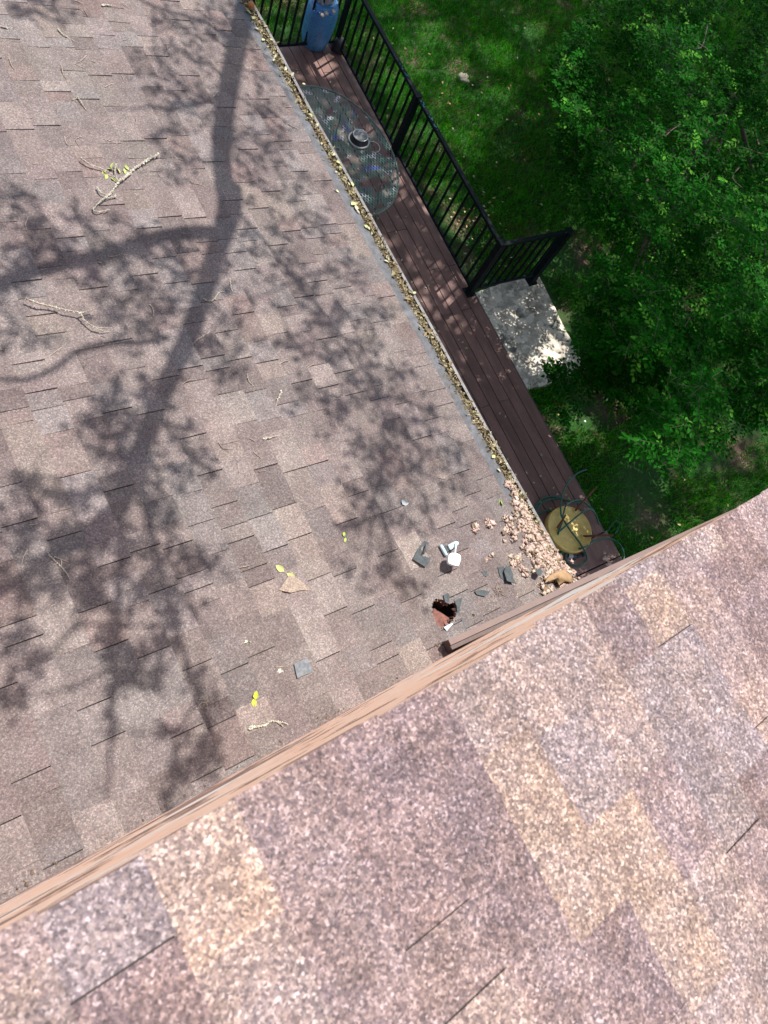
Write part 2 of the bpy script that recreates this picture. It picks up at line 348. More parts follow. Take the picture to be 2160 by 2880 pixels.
# gable wall: lap siding in the plane of the rake
WX = Vector((math.cos(rad(2.74)), math.sin(rad(2.74)), 0)); WY = Vector((-WX.y, WX.x, 0))
WO = Vector((0, -0.063, 0))
mb = MB(); zz = 2.6
xa, xb = -4.0, 1.98
while zz < 7.0:
    def WP(x, y, z): return WO + WX * x + WY * y + Vector((0, 0, z))
    # board: bottom edge proud by 8 mm
    hgt = .2
    def top(x): return 5.76 - math.tan(rad(12)) * x - .03
    x1 = xb
    # clip against the sloping roof above
    if top(xb) < zz + hgt: x1 = (5.76 - .03 - zz - hgt) / math.tan(rad(12))
    if x1 < xa: break
    mb.add([WP(xa, 0, zz), WP(x1, 0, zz), WP(x1, -.008, zz + hgt), WP(xa, -.008, zz + hgt), WP(xa, -.012, zz), WP(x1, -.012, zz)], [(0, 1, 2, 3), (0, 4, 5, 1)])
    zz += hgt
mb.build('gable_wall', mPEACH, house)
mb = MB()
mb.box((-.84, -1.7, 2.45), Vector((3.12, 0, 0)), Vector((0, 1.45, 0)), Vector((0, 0, 2.45)))
mb.build('house_core', mBROWN2, house)
mb = MB()
mb.box((-1.4, 3.9, 1.35), Vector((3.6, 0, 0)), Vector((0, 4.0, 0)), Vector((0, 0, 1.45)))
mb.build('lower_wall', mBROWN2, house)
# brown trim along the foot of the wall, running out past the gutter
ta, tb = Vector((1.72, .058, 3.345)), Vector((4.3, .030, 3.345))
mb = MB(); mb.bar(ta + Vector((0, 0, 0)), tb, .055, .12); o = mb.build('trim_board', mBROWN, house); bevel(o, .003)
mb = MB(); mb.bar(ta + Vector((.0, .012, .066)), tb + Vector((0, .012, .066)), .03, .012); mb.build('trim_cap', mat('lighter_brown', (.15, .075, .058), .5, vary=(.12, .06, .05), scale=12), house)  # cap strip in a lighter brown than the board below
mb = MB(); mb.bar(Vector((2.3, .0, 3.0)), Vector((4.4, -.02, 3.0)), .05, .5); mb.build('skirt_board', mBROWN2, house)
# grey drip edge and gutter
mb = MB()
for i in range(40):
    t_a, t_b = -.02 + i * .205, -.02 + (i + 1) * .205
    mb.add([LOW.P(-.26, t_a, .0015), LOW.P(-.088, t_a, .002), LOW.P(-.088, t_b, .002), LOW.P(-.26, t_b, .0015), LOW.P(-.085, t_a, -.03), LOW.P(-.085, t_b, -.03)], [(0, 1, 2, 3), (1, 4, 5, 2)])
mb.build('drip_edge', mGREYM, house)
prof = [(-.084, -.02), (-.084, -.095), (-.012, -.10), (.0, -.04), (.0, .0), (-.019, .001), (-.019, -.004), (-.003, -.006), (-.003, -.04), (-.015, -.096), (-.081, -.091), (-.081, -.02)]
mb = MB(); n = len(prof); N = 30; vs = []
ZU = Vector((0, 0, 1)); XH = Vector((LOW.x.x, LOW.x.y, 0)).normalized()
rg = random.Random(3)
for i in range(N + 1):
    t = .02 + i * 8.0 / N; dz = .004 * math.sin(i * 1.3); dx = .003 * math.sin(i * .8 + 1)
    for a, b in prof: vs.append(LOW.o + LOW.y * t + XH * (a + dx) + ZU * (b + dz))
mb.add(vs, [(i * n + k, i * n + (k + 1) % n, (i + 1) * n + (k + 1) % n, (i + 1) * n + k) for i in range(N) for k in range(n)] + [tuple(range(n))])
gut = mb.build('gutter', mGUT, house)

# inside of the hole in the roof
mb = MB(); hcx = sum(p[0] for p in HOLE) / len(HOLE); hct = sum(p[1] for p in HOLE) / len(HOLE)
nn = len(HOLE)
top_ = [LOW.P(s, t, -.003) for s, t in HOLE]; bot = [LOW.P(hcx + (s - hcx) * 1.04, hct + (t - hct) * 1.04, -.03) for s, t in HOLE]
mb.add(top_ + bot, [(i, (i + 1) % nn, (i + 1) % nn + nn, i + nn) for i in range(nn)])
mb.build('broken_sheathing', mWOODIN, house)
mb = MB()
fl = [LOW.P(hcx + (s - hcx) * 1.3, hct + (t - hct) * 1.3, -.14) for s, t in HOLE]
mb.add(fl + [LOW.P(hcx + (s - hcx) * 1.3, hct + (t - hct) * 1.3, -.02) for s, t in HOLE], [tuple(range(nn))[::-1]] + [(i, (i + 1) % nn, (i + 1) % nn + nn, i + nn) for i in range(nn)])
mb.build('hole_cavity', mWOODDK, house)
a = LOW.hit(1226, 1752); b = LOW.hit(1262, 1732)
mb = MB(); mb.box(LOW.P(a[0], a[1] - .002, -.045), LOW.x * .07, LOW.y * .045, LOW.n * .012); mb.box(LOW.P(b[0], b[1], -.075), (LOW.x * .8 + LOW.y * .6) * .03, (LOW.x * -.6 + LOW.y * .8) * .07, LOW.n * .02)
sp_ = MB(); rs_ = random.Random(4)
for i in range(0, nn, 1):
    s_, t_ = HOLE[i]; 
    for q_ in range(1):
        L_ = rs_.uniform(.06, .2); u_ = rs_.uniform(-.006, .006); a_ = LOW.P(s_ + u_, t_ + u_, -.004 - rs_.random() * .012); b_ = LOW.P(s_ + (hcx - s_) * L_ + rs_.uniform(-.01, .01), t_ + (hct - t_) * L_ + rs_.uniform(-.01, .01), -.012 - rs_.random() * .03)
        sp_.tube([a_, a_.lerp(b_, .5), b_], [.004, .003, .0008], 4)
tag(sp_.build('splinters', mat('raw_wood', (.38, .23, .15), .9, vary=(.10, .06, .05), scale=60), house), kind='stuff')
o = mb.build('rafter', mWOODIN, house); bevel(o, .006)

# ------------------------------------------------------------------ deck
deck = empty('wooden_deck', (4.6, 4, 0), 'long narrow deck of dark red brown boards between the gutter and the lawn', 'deck')
XE = 0.806 * 7
rnd = random.Random(5)
mb = MB(); bw = .1385; i = 0; x = XE; YEND = .50
def dcol():
    v = .215 * rnd.uniform(.84, 1.14); return (v * 1.08, v * .58, v * .48)
while x > 1.9:
    y = .78 if x < XE + 1 else .78
    yy = YEND; 
    while yy < 7.55:
        L_ = rnd.choice([1.2, 1.8, 2.4, 3.0]); y2 = min(yy + L_, 7.55)
        if y2 > 7.2: y2 = 7.55
        mb.box((x - bw / 2, (yy + y2) / 2, -.0125), Vector((bw / 2 - .004, 0, 0)), Vector((0, (y2 - yy) / 2 - .002, 0)), Vector((0, 0, .0125)), dcol()); yy = y2
    x -= bw
o = mb.build('deck_boards', mDECK, deck); bevel(o, .003, 1)
mb = MB(); mb.bar((XE + .012, .3, -.065), (XE + .012, 7.6, -.065), .024, .11, col=(.14, .085, .08)); mb.bar((1.9, 7.57, -.065), (XE + .02, 7.57, -.065), .024, .11, col=(.14, .085, .08))
mb.build('deck_rim', mDECK, deck)
mb = MB()
for k, zt in ((0, .0), (1, 0.0)):
    mb.box(((2.4 + XE + .02) / 2, .50 - .008 - .15 - k * .305, .012), Vector(((XE + .02 - 2.4) / 2, 0, 0)), Vector((0, .146, 0)), Vector((0, 0, .018)), dcol())
o = mb.build('end_boards', mDECK, deck); bevel(o, .004)
mb = MB(); mb.add([(1.9, -.5, -.03), (XE, -.5, -.03), (XE, 7.56, -.03), (1.9, 7.56, -.03)], [(0, 1, 2, 3)]); mb.build('deck_underside', mUND, deck)

# ------------------------------------------------------------------ stone landing
pts = [at(1322, 826, -.06), at(1510, 762, -.06), at(1575, 893, -.06), at(1650, 1040, -.06), at(1562, 1072, -.06), at(1478, 1098, -.06)]
pts[0].x = XE + .03; pts[5].x = XE + .03
rs = random.Random(2); fine = []
for i in range(6):
    a, b = pts[i], pts[(i + 1) % 6]; m_ = max(2, int((b - a).length / .07))
    for k in range(m_):
        p = a.lerp(b, k / m_)
        if i != 5: p = p + Vector((rs.uniform(-.012, .006), rs.uniform(-.009, .009), 0))
        fine.append(p)
pts = fine
mb = MB(); mb.slab(pts, .08, Vector((0, 0, 1)))
sl_ = mb.build('stone_slab', mSLAB); tag(sl_, 'pale lichen stained stone landing slab with sun dapple painted in its colour beside the deck and under the fence return', 'slab'); bevel(sl_, .008)

# ------------------------------------------------------------------ fence
fence = empty('fence', (0.798 * 7, 3.7, 0), 'black metal railing with square balusters along the deck edge', 'railing')
FX = 0.798 * 7; Y1 = 0.5295 * 7; YM = 0.8255 * 7; FH = .875
YF = at(940, 65, 0).y
YF = 7.5
def post(x, y, w_, z0, h, nm='post'):
    m_ = MB(); m_.box((x, y, z0 + (h - z0) / 2), Vector((w_ / 2, 0, 0)), Vector((0, w_ / 2, 0)), Vector((0, 0, (h - z0) / 2)))
    m_.box((x, y, h + .006), Vector((w_ / 2 + .008, 0, 0)), Vector((0, w_ / 2 + .008, 0)), Vector((0, 0, .006)))
    m_.box((x, y, z0 + .005), Vector((w_ / 2 + .03, 0, 0)), Vector((0, w_ / 2 + .03, 0)), Vector((0, 0, .005)))
    o_ = m_.build(nm, mBLACK, fence); bevel(o_, .003); return o_
post(FX, Y1, .075, 0, FH + .02); post(FX, YM, .075, 0, FH + .0); post(FX, YF, .055, 0, FH)
PX2 = 0.9286 * 7.06; post(PX2, Y1 - .02, .078, -.06, FH - .01)
post(3.2, YF, .055, 0, FH)
def rail(a, b, nm='rail', w_=.034, h=.034):
    m_ = MB(); m_.bar(a, b, w_, h); o_ = m_.build(nm, mBLACK, fence); bevel(o_, .004); return o_
def bal(x, y, z0, z1):
    m_ = MB(); m_.bar((x, y, z0), (x, y, z1), .021); return m_.build('baluster', mBLACK, fence)
for a, b, n in (((FX, Y1), (FX, YM), 14), ((FX, YM), (FX, YF), 12), ((FX, Y1), (PX2, Y1 - .02), 8), ((3.2, YF), (FX, YF), 21)):
    A, B = Vector((a[0], a[1], 0)), Vector((b[0], b[1], 0)); d = (B - A).normalized()
    A2, B2 = A + d * .04, B - d * .04
    rail(A2 + ZU * (FH - .02), B2 + ZU * (FH - .02), 'top_rail', .05, .036); rail(A2 + ZU * .075, B2 + ZU * .075, 'bottom_rail', .034, .03)
    for k in range(1, n):
        p = A.lerp(B, k / n); bal(p.x, p.y, .091, FH - .039)
# blue green paint worn onto the top rail
mTEAL = mat('teal_paint', (.05, .30, .33), .5)
m_ = MB(); rq = random.Random(9)
for k in range(30):
    y = rq.choice([rq.uniform(6.05, 6.25), rq.uniform(5.25, 5.55), rq.uniform(5.6, 5.7)])
    m_.box((FX + rq.uniform(-.012, .012), y, FH + .0005 - .001), Vector((.006 * rq.random() + .002, 0, 0)), Vector((0, .012 * rq.random() + .003, 0)), Vector((0, 0, .0012)))
tag(m_.build('paint_splash', mTEAL, fence), kind='stuff')

# ------------------------------------------------------------------ mesh table
TZ = .72
tc_ = at(949, 421, TZ)
edge = [at(a, b, TZ) for a, b in [(900, 247), (952, 262), (1010, 305), (1058, 362), (1100, 425), (1122, 480), (1126, 520), (1112, 565), (1075, 592), (1045, 600)]]
# fit x-radius and y-radius about the umbrella hole
A_ = np.array([[(p.x - tc_.x) ** 2, (p.y - tc_.y) ** 2] for p in edge]); sol = np.linalg.lstsq(A_, np.ones(len(edge)), rcond=None)[0]
RX, RY = 1 / math.sqrt(sol[0]), 1 / math.sqrt(sol[1]); print('TABLE', tc_, RX, RY)
table = empty('patio_table', (tc_.x, tc_.y, 0), 'oval green wire mesh patio table spattered with paint, half under the gutter', 'table')
def mesh_paint():
    m = mat('painted_wire', (.05, .17, .14), .5, vary=(.11, .27, .22), scale=20)
    for scl, lo, col, off in ((5.5, .60, (.05, .14, .45), 0), (7.5, .60, (.6, .66, .7), 3), (9, .66, (.22, .03, .05), 7), (8, .65, (.02, .30, .18), 12), (4, .56, (.12, .08, .07), 20)):
        n = m.node_tree; L = n.links; b = n.nodes['Principled BSDF']; src = b.inputs['Base Color'].links[0].from_socket
        tc = n.nodes.new('ShaderNodeTexCoord'); mp = n.nodes.new('ShaderNodeMapping'); mp.inputs['Location'].default_value = (off, off, off); L.new(tc.outputs['Object'], mp.inputs[0])
        nz = n.nodes.new('ShaderNodeTexNoise'); nz.inputs['Scale'].default_value = scl; nz.inputs['Detail'].default_value = 5; L.new(mp.outputs[0], nz.inputs[0])
        gt = n.nodes.new('ShaderNodeMapRange'); gt.inputs[1].default_value = lo; gt.inputs[2].default_value = lo + .03; L.new(nz.outputs[0], gt.inputs[0])
        mx = n.nodes.new('ShaderNodeMix'); mx.data_type = 'RGBA'; L.new(gt.outputs[0], mx.inputs[0]); L.new(src, mx.inputs[6]); mx.inputs[7].default_value = rgb(col)
        L.new(mx.outputs[2], b.inputs['Base Color'])
    return m
mWIRE = mesh_paint()
mb = MB(); ang = rad(62)
for sgn in (1, -1):
    d = Vector((math.cos(ang) * 1, math.sin(ang) * sgn, 0)); nrm = Vector((-d.y, d.x, 0)); k = -1.2
    while k < 1.2:
        # intersect line p = nrm*k + d*u with the ellipse
        a_ = (d.x / RX) ** 2 + (d.y / RY) ** 2; b_ = 2 * (nrm.x * k * d.x / RX ** 2 + nrm.y * k * d.y / RY ** 2); c_ = (nrm.x * k / RX) ** 2 + (nrm.y * k / RY) ** 2 - 1
        D = b_ * b_ - 4 * a_ * c_
        if D > 0:
            u0, u1 = (-b_ - math.sqrt(D)) / 2 / a_, (-b_ + math.sqrt(D)) / 2 / a_
            segs = [(u0, u1)]
            r0 = .028
            if abs(k) < r0:
                um = -0.0; hw = math.sqrt(r0 ** 2 - k ** 2); segs = [(u0, -hw), (hw, u1)]
            for q0, q1 in segs:
                mb.bar(Vector((tc_.x, tc_.y, TZ + .0012 * sgn)) + nrm * k + d * q0, Vector((tc_.x, tc_.y, TZ + .0012 * sgn)) + nrm * k + d * q1, .0075, .002)
        k += .031
mb.build('mesh_top', mWIRE, table)
mRIM = mat('green_rim', (.07, .12, .10), .5, vary=(.22, .24, .20), scale=18)
mb = MB(); mb.tube([Vector((tc_.x + RX * math.cos(t), tc_.y + RY * math.sin(t), TZ)) for t in np.linspace(0, 2 * math.pi, 97)], .0105, 8, caps=False); mb.build('rim', mRIM, table, True)
mb = MB(); mb.lathe((tc_.x, tc_.y, TZ - .004), [(.024, 0), (.034, 0), (.036, .006), (.024, .006), (.024, 0)], 20, caps=False); mb.build('umbrella_ring', mRIM, table, True)
for sx in (-1, 1):
    for sy in (-1, 1):
        mb = MB(); p = Vector((tc_.x + sx * RX * .55, tc_.y + sy * RY * .62, 0)); mb.tube([Vector((p.x + sx * .07, p.y + sy * .05, 0)), p + ZU * .35, Vector((p.x - sx * .05, p.y - sy * .04, TZ - .01))], .011, 8); mb.build('leg', mRIM, table, True)

# bowl on the table
bc = at(1009, 395, TZ + .012); bowl = empty('pet_bowl', bc, 'round steel bowl with dark sides and a wide pale foot on the mesh table', 'bowl')
mb = MB(); mb.lathe(bc, [(.105, 0), (.118, .002), (.122, .008), (.118, .013), (.104, .014)], 40); mb.build('foot_ring', mSHELL if False else mat('pale_rubber', (.45, .46, .45), .5), bowl, True)
mb = MB(); mb.lathe(bc, [(.106, .0142), (.098, .03), (.084, .066), (.082, .07)], 40, caps=False); mb.build('side', mDKST, bowl, True)
mb = MB(); mb.lathe(bc, [(.0825, .07), (.087, .074), (.082, .078), (.077, .072), (.070, .035), (.058, .024), (.0, .022)], 40, caps=False); mb.build('basin', mSTEEL, bowl, True)
mb = MB(); mb.lathe(bc, [(.0, .040), (.03, .042), (.05, .036), (.064, .030)], 24, wob=.08, caps=False); mb.build('residue', mASH, bowl, True)
mb = MB(); c2 = at(1050, 413, TZ + .012); mb.tube([c2 + Vector((.075 * math.cos(t), .075 * math.sin(t), 0)) for t in np.linspace(-2.3, 2.4, 30)], .0035, 6)
tag(mb.build('wire_ring', mSTEEL, None, True), 'thin open wire ring lying on the mesh table beside the bowl', 'wire')

# ------------------------------------------------------------------ blue pot, statue and pebbles
pb = at(891, 152, 0); pc = Vector((pb.x + .03, pb.y + .17, 0))
pot = empty('garden_urn', pc, 'tall speckled blue glazed urn standing in the railing corner of the deck', 'urn')
mb = MB(); mb.lathe(pc, [(.135, 0), (.15, .01), (.178, .12), (.198, .28), (.203, .42), (.195, .52), (.172, .585), (.145, .60), (.135, .592), (.0, .585)], 48, caps=False); mb.build('body', mPOT, pot, True)
st = empty('stone_statue', pc + ZU * .585, 'pale grey carved stone figure in folded robes on top of the blue urn', 'statue')
mb = MB(); n = 48; prof = [(.098, 0), (.10, .02), (.088, .10), (.078, .2), (.082, .27), (.09, .31), (.06, .345), (.03, .36)]
vs = []
for i, (r, h) in enumerate(prof):
    for k in range(n):
        t = 2 * math.pi * k / n; fold = (1 - i / 8) * .16 * math.sin(11 * t + h * 9) + .05 * math.sin(5 * t + h * 14)
        vs.append(pc + ZU * (.585 + h) + Vector((math.cos(t) * r * 1.15 * (1 + fold), math.sin(t) * r * .85 * (1 + fold), 0)))
mb.add(vs, [(i * n + k, i * n + (k + 1) % n, (i + 1) * n + (k + 1) % n, (i + 1) * n + k) for i in range(len(prof) - 1) for k in range(n)] + [tuple(range(n))[::-1], tuple((len(prof) - 1) * n + k for k in range(n))])
mb.build('robe', mSTONE, st, True)
mb = MB(); hc_ = pc + ZU * (.585 + .41)
mb.blob(hc_, .048, 3, .06, 1.2, seed=2); mb.blob(hc_ + Vector((.0, .012, .012)), .054, 3, .2, 1.1, seed=5)
mb.blob(hc_ + Vector((0, -.047, -.004)), .011, 1, 0.1, 1.4); mb.lathe(pc + ZU * (.585 + .34), [(.03, 0), (.024, .03), (.026, .05)], 14)
mb.build('head', mSTONE, st, True)
mb = MB()
for sg in (-1, 1):
    mb.tube([pc + ZU * .585 + Vector((sg * .085, 0, .30)), pc + ZU * .585 + Vector((sg * .115, -.02, .21)), pc + ZU * .585 + Vector((sg * .085, -.075, .17)), pc + ZU * .585 + Vector((sg * .02, -.098, .20))], [.03, .033, .028, .016], 10)
mb.build('arms', mSTONE, st, True)
rq = random.Random(11)
for k, (a, b, m_, kind) in enumerate([(885, 33, mBGLASS, 'b'), (906, 43, mSHELL, 's'), (918, 38, mSHELL, 's'), (931, 41, mBGLASS, 'b'), (938, 33, mSHELL, 's'), (897, 34, mBGLASS, 'b')]):
    p = at(a, b, .60); mb = MB()
    if kind == 's': mb.lathe(p, [(.005, .01), (.013, .0165), (.023, .010), (.026, .0), (.02, -.006)], 16, axis=Vector((rq.uniform(-.2, .2), -.35, 1)))
    else: mb.blob(p, .022, 2, .2, .5, seed=k)
    o = mb.build('shell' if kind == 's' else 'glass_pebble', m_, None, True)
    tag(o, ['blue glass pebble at the left end of the row on the urn rim', 'ring shaped shell lowest in the row on the urn rim', 'small pale shell between the ring shell and the blue pebble on the urn rim',
            'bright blue pebble on the right of the urn rim', 'large cream shell at the right end of the row on the urn rim', 'blue glass pebble tucked under the hem of the stone statue'][k], 'shell' if kind == 's' else 'pebble', 'shells and glass pebbles on the urn rim')
# dark pot outside the railing
pp = at(950, 140, 0.0); dp = empty('dark_planter', (pp.x + .0, pp.y, 0), 'small dark upturned planter pushed against the railing behind the urn', 'planter')
mb = MB(); mb.lathe((pp.x, pp.y, -.0), [(.085, 0), (.09, .012), (.075, .09), (.06, .15), (.0, .152)], 24, caps=False); mb.build('body', mDKST, dp, True)

# ------------------------------------------------------------------ upturned gold table, hose, nozzle
gp = at(1604, 1487, .10); gt_ = empty('side_table', (gp.x, gp.y, 0), 'small round gold table turned upside down with three rusty legs in the air', 'side table')
gr = (at(1664, 1490, .10) - gp).length
mb = MB(); mb.lathe((gp.x, gp.y, .0), [(gr * .97, .0), (gr, .004), (gr, .092), (gr - .004, .10), (gr - .010, .0995), (gr - .014, .093), (0, .093)], 64, caps=False); mb.build('table_top', mGOLD, gt_, True)
for (fx, fy, tx, ty, h) in ((1617, 1437, 1676, 1370, .27), (1567, 1486, 1591, 1449, .17), (1640, 1508, 1724, 1505, .27)):
    f = at(fx, fy, .095); t_ = at(tx, ty, .095 + h); mb = MB()
    mb.tube([f, f.lerp(t_, .08), t_], [.0125, .0125, .0085], 12); lg = mb.build('leg', mRUST, gt_, True)
    mb = MB(); mb.lathe(f + ZU * -.002, [(.027, 0), (.028, .003), (.021, .004), (.0205, .010), (.0145, .012)], 24); mb.build('leg_plate', mGOLD, gt_, True)
def smooth(pts, k=6):
    P = [Vector(p) for p in pts]; out = []
    for i in range(len(P) - 1):
        p0, p1, p2, p3 = P[max(i - 1, 0)], P[i], P[i + 1], P[min(i + 2, len(P) - 1)]
        for j in range(k):
            t = j / k; out.append(.5 * ((2 * p1) + (p2 - p0) * t + (2 * p0 - 5 * p1 + 4 * p2 - p3) * t * t + (3 * p1 - p0 - 3 * p2 + p3) * t ** 3))
    out.append(P[-1]); return out
hose = empty('garden_hose', at(1560, 1500, 0), 'tangled dark green garden hose looped over and around the gold table', 'hose')
S = 5.53; O_ = (1480, 1350)
H = [  # (x, y, height) in an enlargement of that corner
 [(1200, 820, -.04), (1270, 780, -.08), (1340, 680, -.1), (1400, 640, -.1), (1450, 680, -.1), (1420, 770, -.1), (1370, 840, -.1)],
 [(940, -160, .02), (840, -130, .02), (720, -40, .03), (640, 60, .05), (575, 180, .07), (540, 330, .09), (535, 450, .115), (550, 560, .12), (600, 650, .118), (690, 790, .118), (800, 930, .118), (880, 1050, .10), (940, 1170, .05), (930, 1260, .02), (850, 1330, .01), (740, 1330, .01), (640, 1280, .01), (610, 1200, .01), (660, 1110, .02), (760, 1080, .03), (900, 1050, .11), (1020, 980, .05), (1150, 920, .03), (1300, 910, .03), (1420, 970, .05), (1500, 1080, .08), (1520, 1200, .085), (1480, 1340, .085)],
 [(350, 950, .02), (430, 870, .05), (560, 760, .11), (700, 640, .125), (850, 520, .12), (960, 450, .09), (1040, 480, .05), (1090, 560, .02), (1130, 690, .01)],
 [(430, 1040, .01), (470, 930, .03), (510, 800, .10), (560, 640, .112), (580, 520, .113), (620, 400, .11), (700, 340, .07), (800, 310, .04), (880, 330, .03), (970, 400, .02), (1060, 480, .02)],
 [(160, 620, .01), (130, 520, .01), (160, 390, .01), (230, 310, .01), (340, 262, .01), (450, 265, .01), (560, 300, .02), (680, 330, .03), (790, 345, .03), (900, 360, .02)],
 [(150, 590, .03), (160, 500, .03), (210, 400, .02), (300, 330, .02), (420, 295, .01), (560, 300, .01)],
 [(190, 570, .01), (240, 510, .01), (310, 480, .01), (380, 480, .01), (420, 520, .01)],
 [(470, 950, .02), (560, 1030, .01), (680, 1080, .01), (620, 1110, .01), (500, 1150, .01), (440, 1150, .01)],
 [(560, 1260, .01), (500, 1230, .01), (480, 1180, .01), (560, 1120, .01), (640, 1090, .01)]]
mb = MB()
for ln in H:
    P = [at(a / S + O_[0], b / S + O_[1], max(h, -.12) + (.034 if b > 1060 and h >= 0 else .012)) for a, b, h in ln]; mb.tube(smooth(P), .0095, 8)
mb.build('tube', mHOSE, hose, True)
nz_ = at(1612, 1565, .02); noz = empty('hose_nozzle', nz_, 'black and chrome hose end fitting with a striped white label beside the gold table', 'nozzle')
a, b = at(1597, 1563, .03), at(1618, 1568, .03); mb = MB(); mb.tube([a, b], [.024, .03], 16); mb.build('body', mDKST, noz, True)
mb = MB(); mb.tube([a.lerp(b, .05) , a.lerp(b, .55)], [.0255, .0285], 16, caps=False); lb = mb.build('label', mat('label_white', (.75, .75, .75), .4), noz, True)
mb = MB()
for k in range(5): q = a.lerp(b, .1 + k * .09); mb.tube([q, q + (b - a) * .03], [.0268 + k * .0004] * 2, 16, caps=False)
mb.build('stripe', mDKST, noz)
mb = MB(); mb.tube([b, at(1636, 1560, .035)], [.018, .016], 12); mb.tube([at(1636, 1560, .035), at(1645, 1558, .035)], [.024, .022], 12); mb.build('coupling', mDKST, noz, True)
mb = MB(); mb.blob(at(1612, 1578, .03), .012, 2, .2, .6); mb.tube([at(1612, 1578, .03), at(1604, 1584, .02)], .006, 8); mb.build('trigger', mCHROME, noz, True)

# ------------------------------------------------------------------ leaves as numpy meshes
def leaf_mesh(name, C_, D_, N_, Lh, Wd, cols, m, parent=None, fold=.18):
    """pointed leaves: C_ base points, D_ direction, N_ normal, length, width, colour per leaf"""
    C_, D_, N_ = map(np.asarray, (C_, D_, N_)); n = len(C_); Lh = np.broadcast_to(Lh, n)[:, None]; Wd = np.broadcast_to(Wd, n)[:, None]
    D_ = D_ / np.linalg.norm(D_, axis=1, keepdims=True); N_ = N_ - (N_ * D_).sum(1, keepdims=True) * D_; N_ = N_ / (np.linalg.norm(N_, axis=1, keepdims=True) + 1e-9)
    S_ = np.cross(D_, N_)
    v = np.stack([C_, C_ + D_ * Lh * .38 + S_ * Wd / 2 + N_ * Wd * fold, C_ + D_ * Lh * .75 + S_ * Wd * .36 + N_ * Wd * fold * .6, C_ + D_ * Lh - N_ * Lh * .06,
                  C_ + D_ * Lh * .75 - S_ * Wd * .36 + N_ * Wd * fold * .6, C_ + D_ * Lh * .38 - S_ * Wd / 2 + N_ * Wd * fold], 1).reshape(-1, 3)
    base = (np.arange(n) * 6)[:, None]
    f = np.concatenate([base + np.array([[0, 1, 2, 3]]), base + np.array([[0, 3, 4, 5]])], 1).reshape(-1)
    me = bpy.data.meshes.new(name); me.vertices.add(n * 6); me.vertices.foreach_set('co', v.ravel().astype(np.float32))
    me.loops.add(n * 8); me.loops.foreach_set('vertex_index', f.astype(np.int32)); me.polygons.add(n * 2)
    me.polygons.foreach_set('loop_start', (np.arange(n * 2) * 4).astype(np.int32))
    me.update(calc_edges=True)
    ca = me.color_attributes.new('Col', 'FLOAT_COLOR', 'CORNER'); c4 = np.concatenate([np.asarray(cols), np.ones((n, 1))], 1)
    ca.data.foreach_set('color', np.repeat(c4, 8, 0).ravel().astype(np.float32))
    return link(name, me, m, parent)
def rdir(n, up=0.0):
    d = RNG.normal(size=(n, 3)); d[:, 2] += up; return d / np.linalg.norm(d, axis=1, keepdims=True)
def nz2(x, y, s, o=0): return np.array([mnoise.noise(Vector((a * s + o, b * s, o))) for a, b in zip(x, y)])
def poly_mask(q, poly):
    x, y = q[:, 0], q[:, 1]; c = np.zeros(len(x), bool); n = len(poly); j = n - 1
    for i in range(n):
        xi, yi = poly[i]; xj, yj = poly[j]
        c ^= ((yi > y) != (yj > y)) & (x < (xj - xi) * (y - yi) / (yj - yi + 1e-12) + xi); j = i
    return c

# ------------------------------------------------------------------ grass
n = 430000
gx = RNG.uniform(XE + .03, 17, n); gy = RNG.uniform(-2.5, 14, n)
m2 = int(n * .06); gx[:m2] = RNG.uniform(3.0, XE + .2, m2); gy[:m2] = RNG.uniform(7.6, 14, m2)
q = project(np.stack([gx, gy, np.full(n, GZ)], 1)); keep = (q[:, 0] > 600) & (q[:, 0] < 2350) & (q[:, 1] > -180) & (q[:, 1] < 1750)
gx, gy, q = gx[keep], gy[keep], q[keep]
clump = nz2(gx, gy, 1.1, 3) + .5 * nz2(gx, gy, 4.0, 9)
soil = np.zeros(len(gx))
for (a, b, r1, r2) in ((1590, 730, 95, 60), (1680, 800, 80, 50), (1800, 1380, 90, 150), (1650, 1180, 90, 45), (1980, 1290, 160, 60), (2090, 1180, 120, 60), (1350, 800, 60, 60), (1740, 870, 90, 60), (1640, 1130, 60, 40)):
    soil = np.maximum(soil, np.exp(-(((q[:, 0] - a) / r1) ** 2 + ((q[:, 1] - b) / r2) ** 2) ** 2))
p = np.clip(.82 + clump * .9, .12, 1) * (1 - .93 * soil)
slabm = (gx < XE + 1.18) & (gy > 2.42) & (gy < 3.78)
keep = (RNG.random(len(gx)) < p) & ~slabm
gx, gy, clump = gx[keep], gy[keep], clump[keep]; n = len(gx); print('GRASS', n)
az = RNG.uniform(0, 2 * math.pi, n) ; tilt = RNG.uniform(.2, 1.15, n)
D = np.stack([np.cos(az) * np.sin(tilt), np.sin(az) * np.sin(tilt), np.cos(tilt)], 1)
dry = RNG.random(n) < np.clip(.05 + .12 * (nz2(gx, gy, .8, 30) > .22), 0, 1)
base = np.array([.048, .30, .006])[None] * RNG.uniform(.6, 1.45, (n, 1)) + np.array([.03, .03, 0])[None] * np.clip(clump, 0, 1)[:, None]
base[dry] = np.array([.28, .22, .08]) * RNG.uniform(.6, 1.1, (dry.sum(), 1))
gl = leaf_mesh('grass', np.stack([gx, gy, np.full(n, GZ)], 1), D, rdir(n, .4), RNG.uniform(.06, .135, n), RNG.uniform(.006, .011, n), base, mGRASS, fold=.1)
tag(gl, 'short uneven green grass growing over dark soil', 'grass', kind='stuff')

